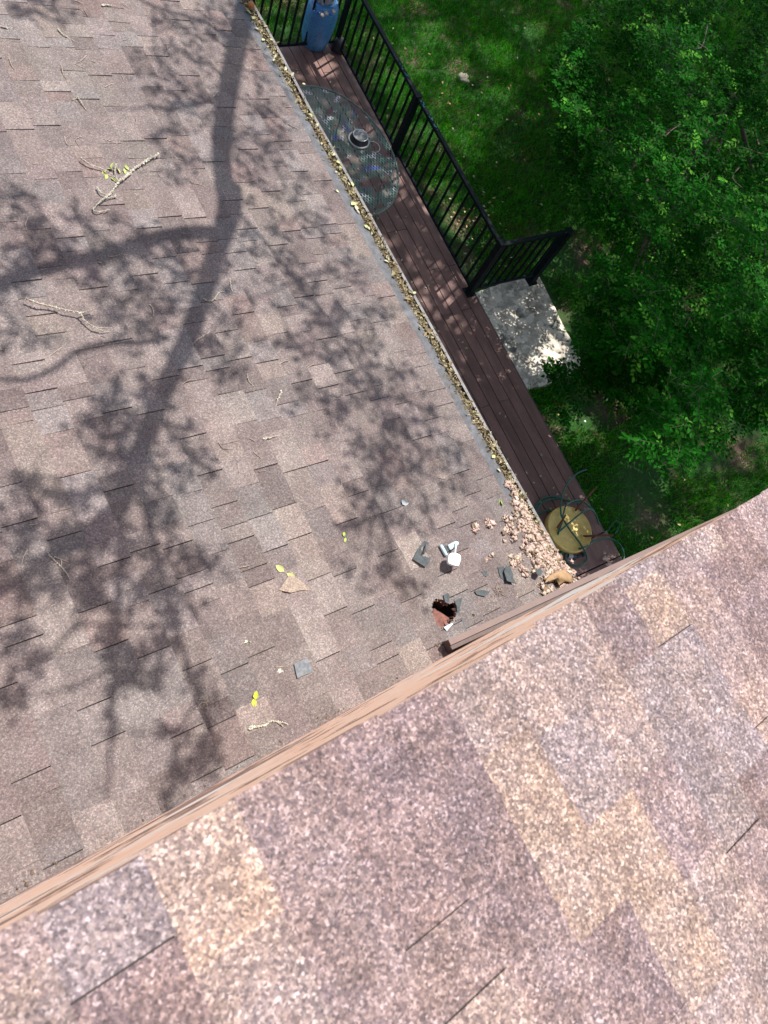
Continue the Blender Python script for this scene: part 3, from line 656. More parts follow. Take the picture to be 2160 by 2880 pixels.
# fallen leaves and litter on the lawn
n = 2600
gx = RNG.uniform(XE + .05, 9, n); gy = RNG.uniform(.2, 8, n)
q = project(np.stack([gx, gy, np.full(n, GZ)], 1))
dens = np.full(n, .05)
for (a, b, r, k) in ((1330, 640, 70, .9), (1290, 560, 60, .7), (1440, 770, 60, .6), (1560, 1180, 60, .35), (1240, 480, 60, .3)): dens = np.maximum(dens, k * np.exp(-((q[:, 0] - a) ** 2 + (q[:, 1] - b) ** 2) / r ** 2))
kp = RNG.random(n) < dens; gx, gy = gx[kp], gy[kp]; n = len(gx)
lc = np.array([[.42, .26, .13], [.45, .36, .14], [.33, .16, .09], [.5, .42, .3]])[RNG.integers(0, 4, n)]
o = leaf_mesh('leaf_litter', np.stack([gx, gy, RNG.uniform(GZ + .04, GZ + .09, n)], 1), rdir(n) * np.array([1, 1, .2]), rdir(n, 2.5), RNG.uniform(.03, .055, n), RNG.uniform(.018, .028, n), lc, mLEAFLIT)
tag(o, 'dry brown and yellow fallen leaves lying in the grass near the railing', 'leaves', kind='stuff')

# ------------------------------------------------------------------ the leafy young tree over the lawn
MASK = [(1700, -120), (1640, 60), (1540, 200), (1580, 330), (1540, 460), (1640, 560), (1680, 640), (1740, 690), (1680, 750), (1620, 810), (1630, 850), (1660, 900), (1620, 930), (1625, 985), (1680, 1000),
        (1680, 1030), (1530, 1040), (1540, 1062), (1620, 1095), (1570, 1160), (1620, 1170), (1680, 1110), (1760, 1130), (1790, 1250), (1880, 1330), (1990, 1270), (2080, 1210), (2250, 1230), (2400, 1200), (2400, -150)]
mBARKD = mat('young_bark', (0.10, 0.075, 0.06), 0.9, vary=(0.16, 0.12, 0.10), scale=25)
young = empty('young_tree', (10.6, 5.0, GZ), 'broad leafy young tree with dense dark green oval leaves over the lawn', 'tree')
tp = Vector((10.6, 5.0, GZ))
limbs = []; mb = MB(); rq = random.Random(21)
mb.tube([tp, tp + Vector((-.1, .05, .6)), tp + Vector((-.25, .1, 1.1))], [.09, .075, .06], 10)
mb.build('trunk', mBARKD, young, True)
mb = MB(); fork = tp + Vector((-.25, .1, 1.1)); tips = []
for k in range(9):
    ap = rq.choice(MASK[2:26]) if k % 2 else (rq.uniform(1650, 2160), rq.uniform(0, 1250))
    zt = rq.uniform(.5, 1.1); end = at(ap[0] + 40, ap[1], zt); mid = fork.lerp(end, .5) + Vector((rq.uniform(-.4, .4), rq.uniform(-.4, .4), rq.uniform(-.1, .1)))
    P = smooth([fork, mid, end], 5); mb.tube(P, [max(.004, .03 * (1 - i / len(P)) + .003) for i in range(len(P))], 6); limbs.append(P)
for (pts, z) in (([(2100, 600), (2010, 660), (1975, 690)], 2.4), ([(1985, 830), (1950, 880), (1925, 920)], 2.3), ([(1785, 940), (1765, 980), (1758, 1010)], 2.2), ([(1890, 1010), (1880, 1070), (1866, 1115)], 2.3),
                 ([(2020, 800), (2015, 830), (2014, 860)], 2.2), ([(1650, 808), (1700, 806), (1730, 806)], 1.7), ([(1940, 1108), (1900, 1122), (1872, 1110)], 2.0), ([(1990, 70), (1975, 130), (1950, 135)], 2.4), ([(1960, 120), (1985, 135), (1992, 145)], 2.5), ([(1700, 360), (1725, 380), (1705, 410)], 2.0),
                 ([(2160, 440), (2090, 415), (2050, 418)], 2.2), ([(1970, 640), (1900, 605), (1870, 600)], 2.2), ([(2080, 470), (2060, 500), (2090, 530)], 2.3), ([(1915, 350), (1890, 365), (1870, 385)], 2.2)):
    P = smooth([at(a, b, z - .25) for a, b in pts], 4); mb.tube(P, [.006 - .003 * i / len(P) for i in range(len(P))], 6)
mb.build('branch', mBARKD, young, True)
# sprigs: short stems carrying alternate leaves
NS = 9500
sx = RNG.uniform(1470, 2330, NS * 3); sy = RNG.uniform(-120, 1340, NS * 3)
ok = poly_mask(np.stack([sx, sy], 1), MASK); sx, sy = sx[ok], sy[ok]
hn = nz2(sx, sy, .006, 5); gn = nz2(sx, sy, .012, 40)
ok = RNG.random(len(sx)) < np.clip(.80 + gn * 2.0, .06, 1); sx, sy, hn = sx[ok], sy[ok], hn[ok]
thin = np.clip((sy - 1180) / 160, 0, 1); ok = RNG.random(len(sx)) > thin * .75; sx, sy, hn = sx[ok], sy[ok], hn[ok]
sx, sy, hn = sx[:NS], sy[:NS], hn[:NS]
C_, D_, N_, Cc, Ll = [], [], [], [], []
rq2 = np.random.default_rng(5)
stem = MB()
for i in range(len(sx)):
    edge_d = min(1, max(0, (sx[i] - 1480) / 350)); zc = .75 + 1.35 * edge_d + hn[i] * 1.1 - rq2.random() ** 1.5 * 1.1 * edge_d
    zc = float(np.clip(zc, .15, 2.9))
    p = np.array(at(sx[i], sy[i], zc)); gp_ = p - np.array(SUN) * ((zc - GZ) / SUN.z); qg = project(gp_[None])[0]
    if rq2.random() < .88 and any((qg[0] - u) ** 2 + (qg[1] - v) ** 2 < w_ * w_ for u, v, w_ in ((1610, 1205, 75), (1575, 900, 50), (1540, 985, 60), (1480, 1040, 40), (1690, 1240, 30))): continue
    a = rq2.uniform(0, 2 * math.pi); d = np.array([math.cos(a), math.sin(a), rq2.uniform(-.35, .35)]); d /= np.linalg.norm(d)
    nl = rq2.integers(5, 11); sp = .022; side = np.cross(d, [0, 0, 1]); side /= np.linalg.norm(side)
    shade = rq2.uniform(.65, 1.25); young_l = rq2.random() < .11
    for k in range(nl):
        sg = 1 if k % 2 else -1; dd = d * .55 + side * sg * rq2.uniform(.7, 1.1) + np.array([0, 0, rq2.uniform(-.3, .3)])
        if k == nl - 1: dd = d
        C_.append(p + d * sp * k); D_.append(dd); N_.append([rq2.normal() * .35, rq2.normal() * .35, 1]); Ll.append(rq2.uniform(.036, .068))
        c = np.array([.010, .118, .004]) * shade * rq2.uniform(.75, 1.3)
        if young_l: c = np.array([.10, .34, .03]) * rq2.uniform(.8, 1.2)
        Cc.append(c)
    if i % 3 == 0: stem.tube([Vector(p - d * .03), Vector(p + d * sp * nl)], .0018, 4, caps=False)
Ll = np.array(Ll); print('LEAVES', len(Ll))
leaf_mesh('crown', C_, D_, N_, Ll, Ll * .55, Cc, mLEAF, young)
stem.build('twigs', mBARKD, young)

# ------------------------------------------------------------------ the big shade tree whose crown hangs over roof and lawn
SH = np.array(SUN)
oak = empty('shade_tree', (4.2, 12.2, GZ), 'large spreading shade tree whose limbs and leaves hang high over roof and lawn', 'tree')
def lift(p, z):    # the point at height z on the sun ray through p
    p = Vector(p); return p + SUN * ((z - p.z) / SUN.z)
mb = MB(); tb = Vector((4.2, 12.2, GZ))
mb.tube(smooth([tb, tb + Vector((.1, -.1, 2.5)), tb + Vector((.2, -.5, 5.5)), tb + Vector((.3, -1.4, 7.6))]), [.42 - .012 * i for i in range(19)], 14)
mb.build('trunk', mBARK, oak, True)
mb = MB()
def limb(pts, z0, z1, r0, r1, k=5):
    n_ = len(pts); P = [lift(LOW.at(a, b), z0 + (z1 - z0) * i / (n_ - 1)) for i, (a, b) in enumerate(pts)]; P = smooth(P, k)
    m_ = len(P); mb.tube(P, [r0 + (r1 - r0) * i / (m_ - 1) for i in range(m_)], 10)
    LIMBS.append(P); return P
LIMBS = []
main = limb([(760, -260), (705, -60), (668, 120), (640, 260), (622, 400), (628, 500), (648, 590), (610, 700), (580, 800), (535, 930), (470, 1080), (420, 1200), (385, 1300), (340, 1420)], 7.9, 7.5, .078, .042)
mb.tube(smooth([tb + Vector((.3, -1.4, 7.6)), tb + Vector((-.3, -3.0, 8.2)), main[0]]), [.13 - .003 * i for i in range(13)], 12)
limb([(640, 520), (645, 590), (625, 660), (600, 740)], 7.6, 7.6, .09, .05)
limb([(640, 660), (560, 655), (470, 665), (380, 690), (250, 730), (120, 760), (0, 800), (-150, 900)], 7.6, 7.8, .05, .035)
limb([(470, 950), (400, 965), (300, 970), (220, 990), (150, 1040), (60, 1070), (-80, 1060)], 7.6, 7.5, .02, .012)
limb([(640, 240), (560, 300), (420, 305), (300, 312)], 7.6, 7.7, .012, .006)
limb([(668, 120), (560, 60), (430, 20), (300, -60)], 7.8, 7.9, .02, .01)
limb([(340, 1420), (250, 1500), (150, 1560), (40, 1640), (-80, 1700)], 7.5, 7.5, .045, .02)
limb([(385, 1300), (420, 1480), (470, 1700), (520, 1850), (565, 1990), (600, 2120)], 7.5, 7.4, .022, .007)
limb([(340, 1420), (330, 1700), (315, 2000), (300, 2250)], 7.5, 7.4, .02, .006)
limb([(0, -20), (100, -30), (260, -80)], 7.6, 7.6, .05, .05)
limb([(650, 580), (760, 700), (880, 850), (1000, 1000), (1080, 1200), (1050, 1400)], 7.7, 7.5, .014, .006)
limb([(640, 420), (720, 380), (840, 600)], 7.7, 7.6, .012, .005)
# finer branches that carry the leaf clumps
LP = [p for P in LIMBS for p in P]
BL = [(560, 60, 90, 60, 130), (470, 90, 70, 50, 90), (420, 150, 50, 60, 70), (460, 230, 70, 50, 90), (540, 190, 70, 70, 100), (600, 120, 70, 60, 110), (560, 330, 80, 60, 100), (500, 300, 60, 40, 60), (480, 380, 60, 40, 50), (520, 460, 80, 60, 80),
      (720, 330, 60, 70, 100), (700, 460, 70, 60, 90), (760, 430, 40, 40, 40), (650, 400, 60, 60, 60), (740, 560, 60, 50, 50), (700, 680, 70, 60, 80), (790, 640, 50, 50, 50), (620, 760, 70, 50, 90), (700, 850, 70, 60, 80),
      (60, 30, 120, 40, 110), (140, 40, 60, 30, 30), (30, 560, 60, 50, 50), (90, 640, 70, 50, 80), (160, 700, 80, 50, 90), (60, 720, 70, 50, 80), (230, 640, 60, 40, 50), (30, 800, 80, 60, 100), (250, 790, 80, 40, 80), (330, 720, 70, 40, 60),
      (340, 640, 60, 40, 40), (400, 700, 70, 50, 80), (470, 720, 70, 50, 90), (350, 800, 70, 50, 80), (430, 830, 70, 50, 80), (520, 780, 60, 50, 70), (300, 890, 70, 50, 70), (380, 920, 80, 50, 90), (60, 950, 80, 40, 70), (470, 880, 60, 50, 70),
      (540, 1000, 80, 60, 100), (620, 930, 60, 60, 70), (640, 1040, 70, 60, 80), (300, 1120, 60, 50, 70), (250, 1200, 60, 50, 70), (350, 1180, 70, 60, 90), (430, 1100, 70, 60, 90), (300, 1290, 70, 60, 100), (400, 1300, 90, 60, 110), (500, 1260, 80, 60, 90), (560, 1330, 60, 50, 60),
      (330, 1380, 100, 60, 130), (230, 1400, 70, 50, 70), (450, 1420, 80, 60, 90), (130, 1400, 60, 50, 60), (60, 1380, 60, 50, 50), (30, 1480, 70, 60, 70), (150, 1520, 80, 60, 100), (260, 1520, 90, 60, 110), (380, 1540, 90, 60, 110), (500, 1550, 70, 50, 70), (580, 1600, 50, 50, 40), (20, 1600, 60, 70, 60),
      (110, 1650, 80, 50, 70), (230, 1660, 80, 60, 90), (330, 1680, 80, 60, 90), (430, 1680, 70, 60, 80), (520, 1700, 50, 50, 40), (40, 1790, 60, 60, 60), (120, 1840, 70, 50, 60), (300, 1800, 50, 60, 60), (370, 1830, 70, 60, 90), (450, 1800, 60, 60, 60), (30, 1980, 50, 50, 40),
      (340, 1920, 50, 60, 60), (420, 1910, 50, 50, 50), (560, 1940, 50, 60, 40), (480, 2080, 60, 40, 40), (540, 2160, 60, 40, 50), (590, 2120, 50, 50, 50), (470, 2230, 30, 40, 30), (600, 2010, 30, 60, 20), (320, 2060, 20, 60, 15),
      (900, 1000, 70, 60, 80), (980, 1060, 80, 60, 110), (1060, 1130, 70, 60, 90), (950, 1160, 70, 60, 90), (1030, 1240, 80, 60, 110), (1120, 1210, 70, 70, 100), (1200, 1180, 70, 70, 90), (1100, 1330, 80, 60, 110), (1010, 1360, 70, 60, 80), (1200, 1320, 70, 60, 90), (1000, 1480, 60, 50, 60), (1090, 1450, 70, 50, 80),
      (880, 900, 70, 60, 90), (960, 900, 70, 60, 90), (820, 820, 70, 60, 80), (1040, 980, 70, 60, 90), (1130, 1060, 60, 60, 80), (900, 780, 70, 60, 80), (800, 960, 60, 50, 50), (1270, 1260, 60, 70, 60), (1280, 1390, 60, 50, 60), (1180, 1430, 60, 50, 50), (860, 1120, 60, 50, 50), (1080, 1590, 50, 40, 40), (1120, 1660, 60, 40, 40), (1010, 1640, 40, 40, 25),
      (640, 30, 70, 60, 100), (690, 120, 60, 60, 90), (740, 240, 60, 60, 90), (800, 380, 50, 60, 70), (850, 520, 50, 60, 70), (900, 640, 50, 60, 80), (980, 760, 50, 60, 80), (1060, 880, 50, 60, 80), (790, 760, 60, 50, 60)]
for (a, b, r1, r2, k) in BL:
    e = lift(LOW.at(a + r1 * .3, b - r2 * .2), 7.8); c = min(LP, key=lambda p: (p - e).length)
    if (c - e).length > 1.6: continue
    m1 = c.lerp(e, .5) + Vector(rdir(1)[0]) * .08 * (c - e).length ** .5; P = smooth([c, m1, e, e + (e - m1) * .4], 4); mb.tube(P, [.011 - .009 * i / len(P) for i in range(len(P))], 5)
    for q_ in range(3):
        z0_ = P[len(P) // 2 + q_ * 2]; d_ = Vector(rdir(1)[0]) * .22; mb.tube([z0_, z0_ + d_ * .5 + Vector((0, 0, .02)), z0_ + d_], [.005, .004, .002], 4)
# limbs over the lawn
rq = random.Random(33)
for k in range(16):
    e = Vector((rq.uniform(8, 19), rq.uniform(-1, 13), rq.uniform(8, 10.5))); s_ = tb + Vector((.3, -1.4, 7.6))
    P = smooth([s_, s_.lerp(e, .5) + Vector((rq.uniform(-1, 1), rq.uniform(-1, 1), rq.uniform(0, .8))), e], 6); mb.tube(P, [.11 * (1 - i / len(P)) + .01 for i in range(len(P))], 8)
mb.build('limb', mBARK, oak, True)
# leaves over the roof: clumps (x, y, rx, ry, leaves)
pts_ = []
for (a, b, r1, r2, k) in BL:
    k = int(k * .62)
    # each clump is made of a few small twig ends
    nt_ = max(4, k // 6); cx_ = RNG.normal(0, .5, (nt_, 2))
    for j in range(k):
        c = cx_[j % nt_]; u, v_ = c + RNG.normal(0, .27, 2); x_, y_ = a + u * r1, b + v_ * r2
        P0 = LOW.at(x_, y_); pts_.append(lift(P0, 7.25 + RNG.random() * .8))
n1 = len(pts_)
# leaves that shade the deck and the lawn; the light spots are gaps in the crown
SPOT = [(1425, 130, 40), (1380, 110, 26), (1300, 170, 34), (1220, 60, 40), (1240, 330, 44), (1330, 330, 36), (1450, 420, 34), (1180, 160, 40), (1400, 240, 30), (1350, 520, 30), (1520, 60, 30), (1700, 1300, 30), (1640, 1330, 26), (1850, 1480, 24), (700, 60, 60), (740, 90, 40), (910, 190, 32), (930, 205, 22), (1265, 860, 22), (1240, 830, 20), (1200, 560, 20), (1150, 590, 18), (1300, 590, 40), (1340, 640, 38), (1390, 700, 28), (1250, 480, 34),
        (1480, 660, 30), (1500, 640, 24), (1400, 880, 40), (1380, 860, 30), (1480, 870, 55), (1440, 950, 40), (1560, 900, 50), (1590, 960, 40), (1600, 1215, 90), (1500, 1110, 40), (1530, 1000, 50), (1620, 1000, 40), (1470, 1040, 36), (1420, 1160, 26), (1400, 1180, 16), (1460, 1190, 18), (1500, 1340, 18), (1560, 1160, 44), (1600, 1210, 50), (1640, 1230, 40), (1690, 1200, 34),
        (1590, 1240, 40), (1660, 1000, 30), (1960, 1440, 34), (1920, 1470, 26), (2020, 350, 22), (1690, 180, 16), (1640, 260, 26), (1660, 530, 26), (1990, 540, 28), (1970, 560, 26), (2030, 820, 26), (1780, 1040, 36), (1830, 1000, 34), (1790, 1100, 34), (1900, 1000, 30), (1920, 840, 30), (2050, 760, 24), (1600, 870, 22), (1150, 250, 30), (1120, 200, 30), (1480, 300, 26), (1460, 230, 18), (1660, 200, 14),
        (1595, 1500, 34), (1640, 1530, 26), (1575, 1450, 22), (1120, 500, 22), (1090, 560, 24), (1000, 440, 22), (1270, 900, 20), (1330, 960, 18), (1420, 1090, 22), (1500, 1230, 20), (1570, 1570, 14), (1310, 1050, 14), (1350, 1130, 14), (1080, 680, 14), (1520, 1290, 12)]
n2 = 92000
bx = RNG.uniform(3.1, 17.5, n2); by = RNG.uniform(-3.5, 14, n2); bx[:26000] = RNG.uniform(7.5, 16, 26000); by[:26000] = RNG.uniform(4.5, 13, 26000)
q = project(np.stack([bx, by, np.zeros(n2)], 1)); pk = np.ones(n2)
for (a, b, r) in SPOT:
    d2 = ((q[:, 0] - a) ** 2 + (q[:, 1] - b) ** 2) / (r * 1.18) ** 2; pk *= np.clip((d2 - .55) * 1.6, 0, 1)
dn = nz2(bx, by, 2.2, 77); pk *= np.clip(1.0 + dn * .9, 0, 1)
kp = RNG.random(n2) < pk; bx, by = bx[kp], by[kp]
z_ = RNG.uniform(7.4, 10.2, len(bx)); B = np.stack([bx, by, np.zeros(len(bx))], 1) + SH[None] * (z_ / SH[2])[:, None]
ex = 9000; ex_t = np.stack([RNG.uniform(3.2, 5.95, ex), RNG.uniform(.3, 7.8, ex), np.zeros(ex)], 1); q = project(ex_t); pk = np.ones(ex)
for (a, b, r) in SPOT: pk *= np.clip((((q[:, 0] - a) ** 2 + (q[:, 1] - b) ** 2) / r ** 2 - .55) * 1.6, 0, 1)
ex_t = ex_t[RNG.random(ex) < pk]; ex_t = ex_t + SH[None] * (RNG.uniform(7.4, 8.8, len(ex_t)) / SH[2])[:, None]; B = np.concatenate([B, ex_t]); bx = B[:, 0]
A1 = np.array([tuple(p) for p in pts_]); Call = np.concatenate([A1, B]); n = len(Call); print('CANOPY', n1, len(bx))
Ls = np.concatenate([RNG.uniform(.035, .066, n1), RNG.uniform(.09, .15, len(bx))]); col = np.array([.05, .12, .02])[None] * RNG.uniform(.6, 1.5, (n, 1))
leaf_mesh('crown', Call, rdir(n) * np.array([1, 1, .6]), rdir(n, 1.0), Ls, Ls * .58, col, mCAN, oak)

ORD = ['', 'second ', 'third ', 'fourth ', 'fifth ', 'sixth ', 'seventh ', 'eighth ', 'ninth ', 'tenth ', 'eleventh ', 'twelfth ', 'thirteenth ', 'fourteenth ', 'fifteenth ', 'sixteenth ', 'seventeenth ', 'eighteenth ', 'nineteenth ', 'twentieth ', 'twenty first ', 'twenty second ']
def place_labels(pts, marks, noun):
    out = []; used = set()
    for p in pts:
        c = []
        for nm, (a, b) in marks.items():
            ds = sorted(((q[0] - a) ** 2 + (q[1] - b) ** 2, q) for q in pts); rk = [d[1] for d in ds].index(p); c.append((rk + ds[rk][0] ** .5 / 400, rk, nm))
        c.sort(); rk, nm = [(x[1], x[2]) for x in c if (x[1], x[2]) not in used][0]; used.add((rk, nm))
        out.append('%s%s nearest to %s' % (ORD[rk] if rk < 22 else '', noun, nm))
    return out
ROOFMARKS = {'the forked lichen covered branch': (330, 500), 'the long crooked lichen stick': (180, 870), 'the top left corner of the roof': (0, 0), 'the torn shingle corner': (815, 1640), 'the white plastic fitting': (1262, 1552), 'the orange fruit in the gutter': (703, 22),
             'the bend where the big limb shadow forks': (620, 600), 'the straight pale lichen twig': (780, 1125), 'the end of the grey drip edge': (1440, 1400), 'the table end of the gutter': (1040, 640), 'the dark strip on the ragged scrap': (1195, 1540), 'the brown trim start': (1250, 1828)}
# ------------------------------------------------------------------ leaf debris in the gutter
def near_cam_ok(q): return (q[:, 1] > -100) & (q[:, 1] < 1760)
n = 13000
tt = RNG.uniform(.0, 6.4, n); ss = RNG.normal(-.066, .030, n) + .012 * np.sin(tt * 3.1) + .010 * np.sin(tt * 7.7 + 1); ss = np.clip(ss, -.155, -.012)
hh = RNG.uniform(-.045, .0, n) + .022 * np.clip(1 - np.abs(ss + .065) / .06, 0, 1)
C_ = np.array([tuple(LOW.P(s, t, h)) for s, t, h in zip(ss, tt, hh)])
pal = np.array([[.15, .11, .055], [.24, .18, .09], [.36, .31, .16], [.44, .41, .22], [.28, .20, .11], [.09, .065, .035], [.46, .43, .30]])
lc = pal[RNG.choice(7, n, p=[.26, .2, .16, .08, .12, .13, .05])] * RNG.uniform(.75, 1.2, (n, 1))
Lh = RNG.choice([.009, .014, .022, .036], n, p=[.42, .3, .2, .08]) * RNG.uniform(.8, 1.3, n)
o = leaf_mesh('gutter_debris', C_, rdir(n) * np.array([1, 1, .35]), rdir(n, 1.6), Lh, Lh * RNG.uniform(.25, .6, n), lc, mLEAFLIT)
tag(o, 'strip of brown and yellow dead leaves and seeds filling the gutter', 'leaves', kind='stuff')
mb = MB(); rr = random.Random(8); N = 160
vs = []; 
for i in range(N + 1):
    t = 6.9 * i / N
    for k in range(6):
        s = -.125 + .115 * k / 5; h = -.03 + .012 * math.sin(k / 5 * math.pi) + .008 * mnoise.noise(Vector((t * 8, s * 30, 0)))
        vs.append(LOW.P(s + .006 * mnoise.noise(Vector((t * 5, 1, k))), t, h if k else -.02))
mb.add(vs, [(i * 6 + k, i * 6 + k + 1, (i + 1) * 6 + k + 1, (i + 1) * 6 + k) for i in range(N) for k in range(5)])
tag(mb.build('gutter_mulch', mat('mulch', (.06, .042, .028), .95, vary=(.15, .11, .06), scale=50, grain=[(120, .4), (300, .3)], bump=.006, bscale=120)), 'dark rotted leaf mulch packed along the gutter trough', 'mulch', kind='stuff')
# big pale leaves lying in the gutter
k = 0
for (a, b, s_) in sorted([(700, 8, 1.3), (690, 30, 1.2), (712, 50, 1), (728, 88, .9), (735, 118, 1), (760, 118, .8), (774, 172, .9), (848, 240, .8), (868, 322, .9), (990, 528, 1.1), (985, 580, 1.5), (1000, 595, 1.3), (1022, 636, 1), (930, 440, 1.2), (955, 470, 1.1), (968, 500, 1.2), (941, 455, 1), (1038, 650, .9), (1078, 735, .9), (1160, 830, .9), (1380, 1290, 1), (1395, 1320, .8)], key=lambda q: q[1]):
    s, t = LOW.hit(a, b); a_ = RNG.uniform(0, 6.28); d = LOW.x * math.cos(a_) + LOW.y * math.sin(a_)
    P = LOW.P(s, t, .012); o = leaf_mesh('fallen_leaf', [tuple(P)], [tuple(d)], [tuple(LOW.n + Vector(rdir(1)[0]) * .35)], .038 * s_, .023 * s_, [[.46, .48, .22] if k % 3 else [.52, .48, .30]], mLEAFLIT, fold=.12)
    tag(o, 'large pale leaf on the gutter debris, %sfrom the top edge' % (ORD[k] or 'first '), 'leaf', 'big pale leaves on the gutter debris'); k += 1
mb = MB(); mb.blob(LOW.P(*LOW.hit(703, 22), .02), .026, 2, .12, .9); tag(mb.build('fallen_fruit', mORANGE, None, True), 'rusty orange shrivelled fruit in the gutter at the top edge', 'fruit')

# leaves on the deck
DECKL = [(835, 206), (842, 222), (838, 198), (942, 240), (930, 228), (878, 246), (890, 244), (1113, 655), (1145, 610), (1200, 812), (1205, 806), (1298, 965), (1302, 920), (1288, 958), (1316, 980), (1085, 595), (1062, 618), (1070, 660), (1080, 690), (1085, 700), (1120, 745), (1128, 735), (1160, 790), (1190, 850), (1200, 868), (1225, 925), (1232, 935), (1222, 918),
               (1520, 1275), (1517, 1340), (1555, 1375), (1588, 1392), (1570, 1388), (1598, 1398), (1518, 1415), (1545, 1430), (1505, 1358), (1478, 1325), (1425, 1295), (1600, 1342), (1685, 1538), (1408, 1160), (1420, 1175)]
DL = place_labels(DECKL, {'the blue urn': (890, 110), 'the round end of the mesh table': (1110, 590), 'the railing corner post': (1318, 822), 'the gold table': (1605, 1485), 'the pink insulation heap': (1480, 1400), 'the stone slab': (1450, 1000)}, 'small pale leaf on the deck')
for kk, (a, b) in enumerate(DECKL):
    P = at(a, b, .008); a_ = RNG.uniform(0, 6.28)
    o = leaf_mesh('small_leaf', [tuple(P)], [(math.cos(a_), math.sin(a_), .1)], [tuple(np.array([0, 0, 1.0]) + rdir(1)[0] * .4)], RNG.uniform(.03, .045), .019, [[.42, .44, .20] if RNG.random() < .6 else [.50, .46, .34]], mLEAFLIT)
    tag(o, DL[kk], 'leaf', 'small leaves on the deck boards')

# ------------------------------------------------------------------ twigs and bits on the lower roof
def twig(px, r0, label, lich=0.0, h=.006, branches=(), leaves=(), group=None, cat='twig', name='twig'):
    P0 = LOW.at(*px[0], h); root = empty(name, P0, label, cat, group)
    mb = MB(); lm = MB(); allp = []
    for j, line in enumerate([px] + list(branches)):
        if len(line) == 1: continue
        pts = [LOW.at(a, b, h + .004 * math.sin(i * 2.1 + j) + (0.0)) for i, (a, b) in enumerate(line)]
        P = smooth(pts, 7); P = [p + Vector(rdir(1)[0]) * r0 * .15 for p in P]; m_ = len(P)
        rr_ = [(r0 if j == 0 else r0 * .65) * (1 - .55 * i / max(1, m_ - 1)) for i in range(m_)]
        rr_ = [x * .82 for x in rr_]; mb.tube(P, rr_, 6); allp += [(p, q_) for p, q_ in zip(P, rr_)]
    if lich > 0:
        for p, r_ in allp:
            for _ in range(3):
                if RNG.random() < lich:
                    lm.blob(p + Vector(rdir(1)[0]) * r_ * 1.1, r_ * RNG.uniform(.5, 1.15), 1, .6, 1, seed=RNG.integers(0, 99))
    mb.build('stem', mTWIG, root, True)
    if lm.v: tag(lm.build('lichen', mLICH, root), kind='stuff')
    if leaves:
        c_ = [tuple(LOW.at(a, b, .012)) for a, b in leaves]; d_ = rdir(len(c_)) * np.array([1, 1, .2]); n_ = rdir(len(c_), 2.5)
        leaf_mesh('leaves', c_, d_, n_, .04, .021, [[.40, .46, .14]] * len(c_), mLEAFLIT, root)
    return root
A = lambda pts: cr(2.37, (0, 300), pts)
B_ = lambda pts: cr(2.37, (0, 0), pts)
C2 = lambda pts: cr(2.07, (500, 1000), pts)
D2 = lambda pts: cr(2.765, (0, 1400), pts)
E2 = lambda pts: cr(2.765, (500, 1600), pts)
twig(A([(1060, 320), (990, 350), (900, 410), (850, 460), (790, 500), (760, 545), (720, 590), (670, 630), (630, 670), (622, 690), (660, 702), (725, 685)]), .0075, 'forked lichen covered branch with green leaves, largest on the lower roof', .75, .022,
     branches=[A([(540, 345), (600, 385), (680, 415), (745, 450), (785, 490)]), A([(775, 385), (765, 430), (785, 495)]), A([(775, 595), (740, 605), (700, 610)]), A([(650, 535), (670, 570), (720, 590)])],
     leaves=A([(690, 435), (715, 450), (735, 470), (740, 415), (760, 420), (800, 445), (825, 410), (860, 425), (850, 405), (700, 425)]), cat='branch', name='fallen_branch')
twig(A([(175, 1280), (250, 1310), (330, 1330), (440, 1355), (530, 1375), (560, 1420), (620, 1465), (680, 1474), (745, 1476)]), .0055, 'long crooked lichen crusted stick at the left side, propped clear of the shingles', .5, .035, branches=[A([(530, 1375), (590, 1360), (635, 1358)]), A([(620, 1465), (680, 1495), (725, 1505)])], cat='stick', name='fallen_stick')
twig(E2([(560, 1238), (620, 1225), (680, 1215), (720, 1185), (780, 1190), (855, 1205)]), .006, 'pale lichen coated twig nearest the peach wall', .9, .008, branches=[E2([(780, 1190), (820, 1225)])])
twig(D2([(375, 435), (415, 480), (470, 530), (520, 590), (540, 625)]), .004, 'grey forked twig with a tiny lichen tuft, in the tree shadow at far left', .35, .008, branches=[D2([(425, 460), (480, 480), (525, 498)]), D2([(478, 485), (475, 550)])])
twig(D2([(215, 405), (180, 470), (168, 530), (182, 605)]), .003, 'thin arched tan twig beside the grey forked one at far left', 0, .006)
twig(D2([(970, 715), (1010, 705), (1060, 690), (1085, 690)]), .003, 'short twig ending in a bright green lichen tuft', .35, .006)
twig(D2([(1535, 1640), (1560, 1600), (1600, 1590), (1650, 1575)]), .003, 'small tangled grey twig knot low in the middle of the roof', .1, .012, branches=[D2([(1580, 1550), (1600, 1590), (1570, 1620)]), D2([(1600, 1590), (1615, 1625), (1590, 1640)]), D2([(1550, 1570), (1600, 1570), (1640, 1600)])])
twig(C2([(605, 210), (588, 240), (575, 280), (570, 322)]), .0055, 'straight pale lichen twig standing alone in the sunny middle', .6, .008)
twig(C2([(500, 485), (545, 475), (590, 465)]), .006, 'stubby yellowish lichen twig in the sunny middle', .7, .008)
twig(A([(1530, 1145), (1540, 1200), (1555, 1235), (1615, 1240)]), .005, 'angled yellowish twig beside the big shadow of the limb', .4, .008)
twig(A([(1360, 1280), (1410, 1295), (1460, 1240), (1500, 1235)]), .004, 'crossed twig with a pale lichen tuft on the big limb shadow', .5, .008, branches=[A([(1410, 1295), (1440, 1330)]), A([(1430, 1280), (1495, 1320)])])
twig(A([(1400, 1500), (1320, 1550), (1275, 1600), (1270, 1635)]), .004, 'curved grey twig lying on the big limb shadow', .25, .008)
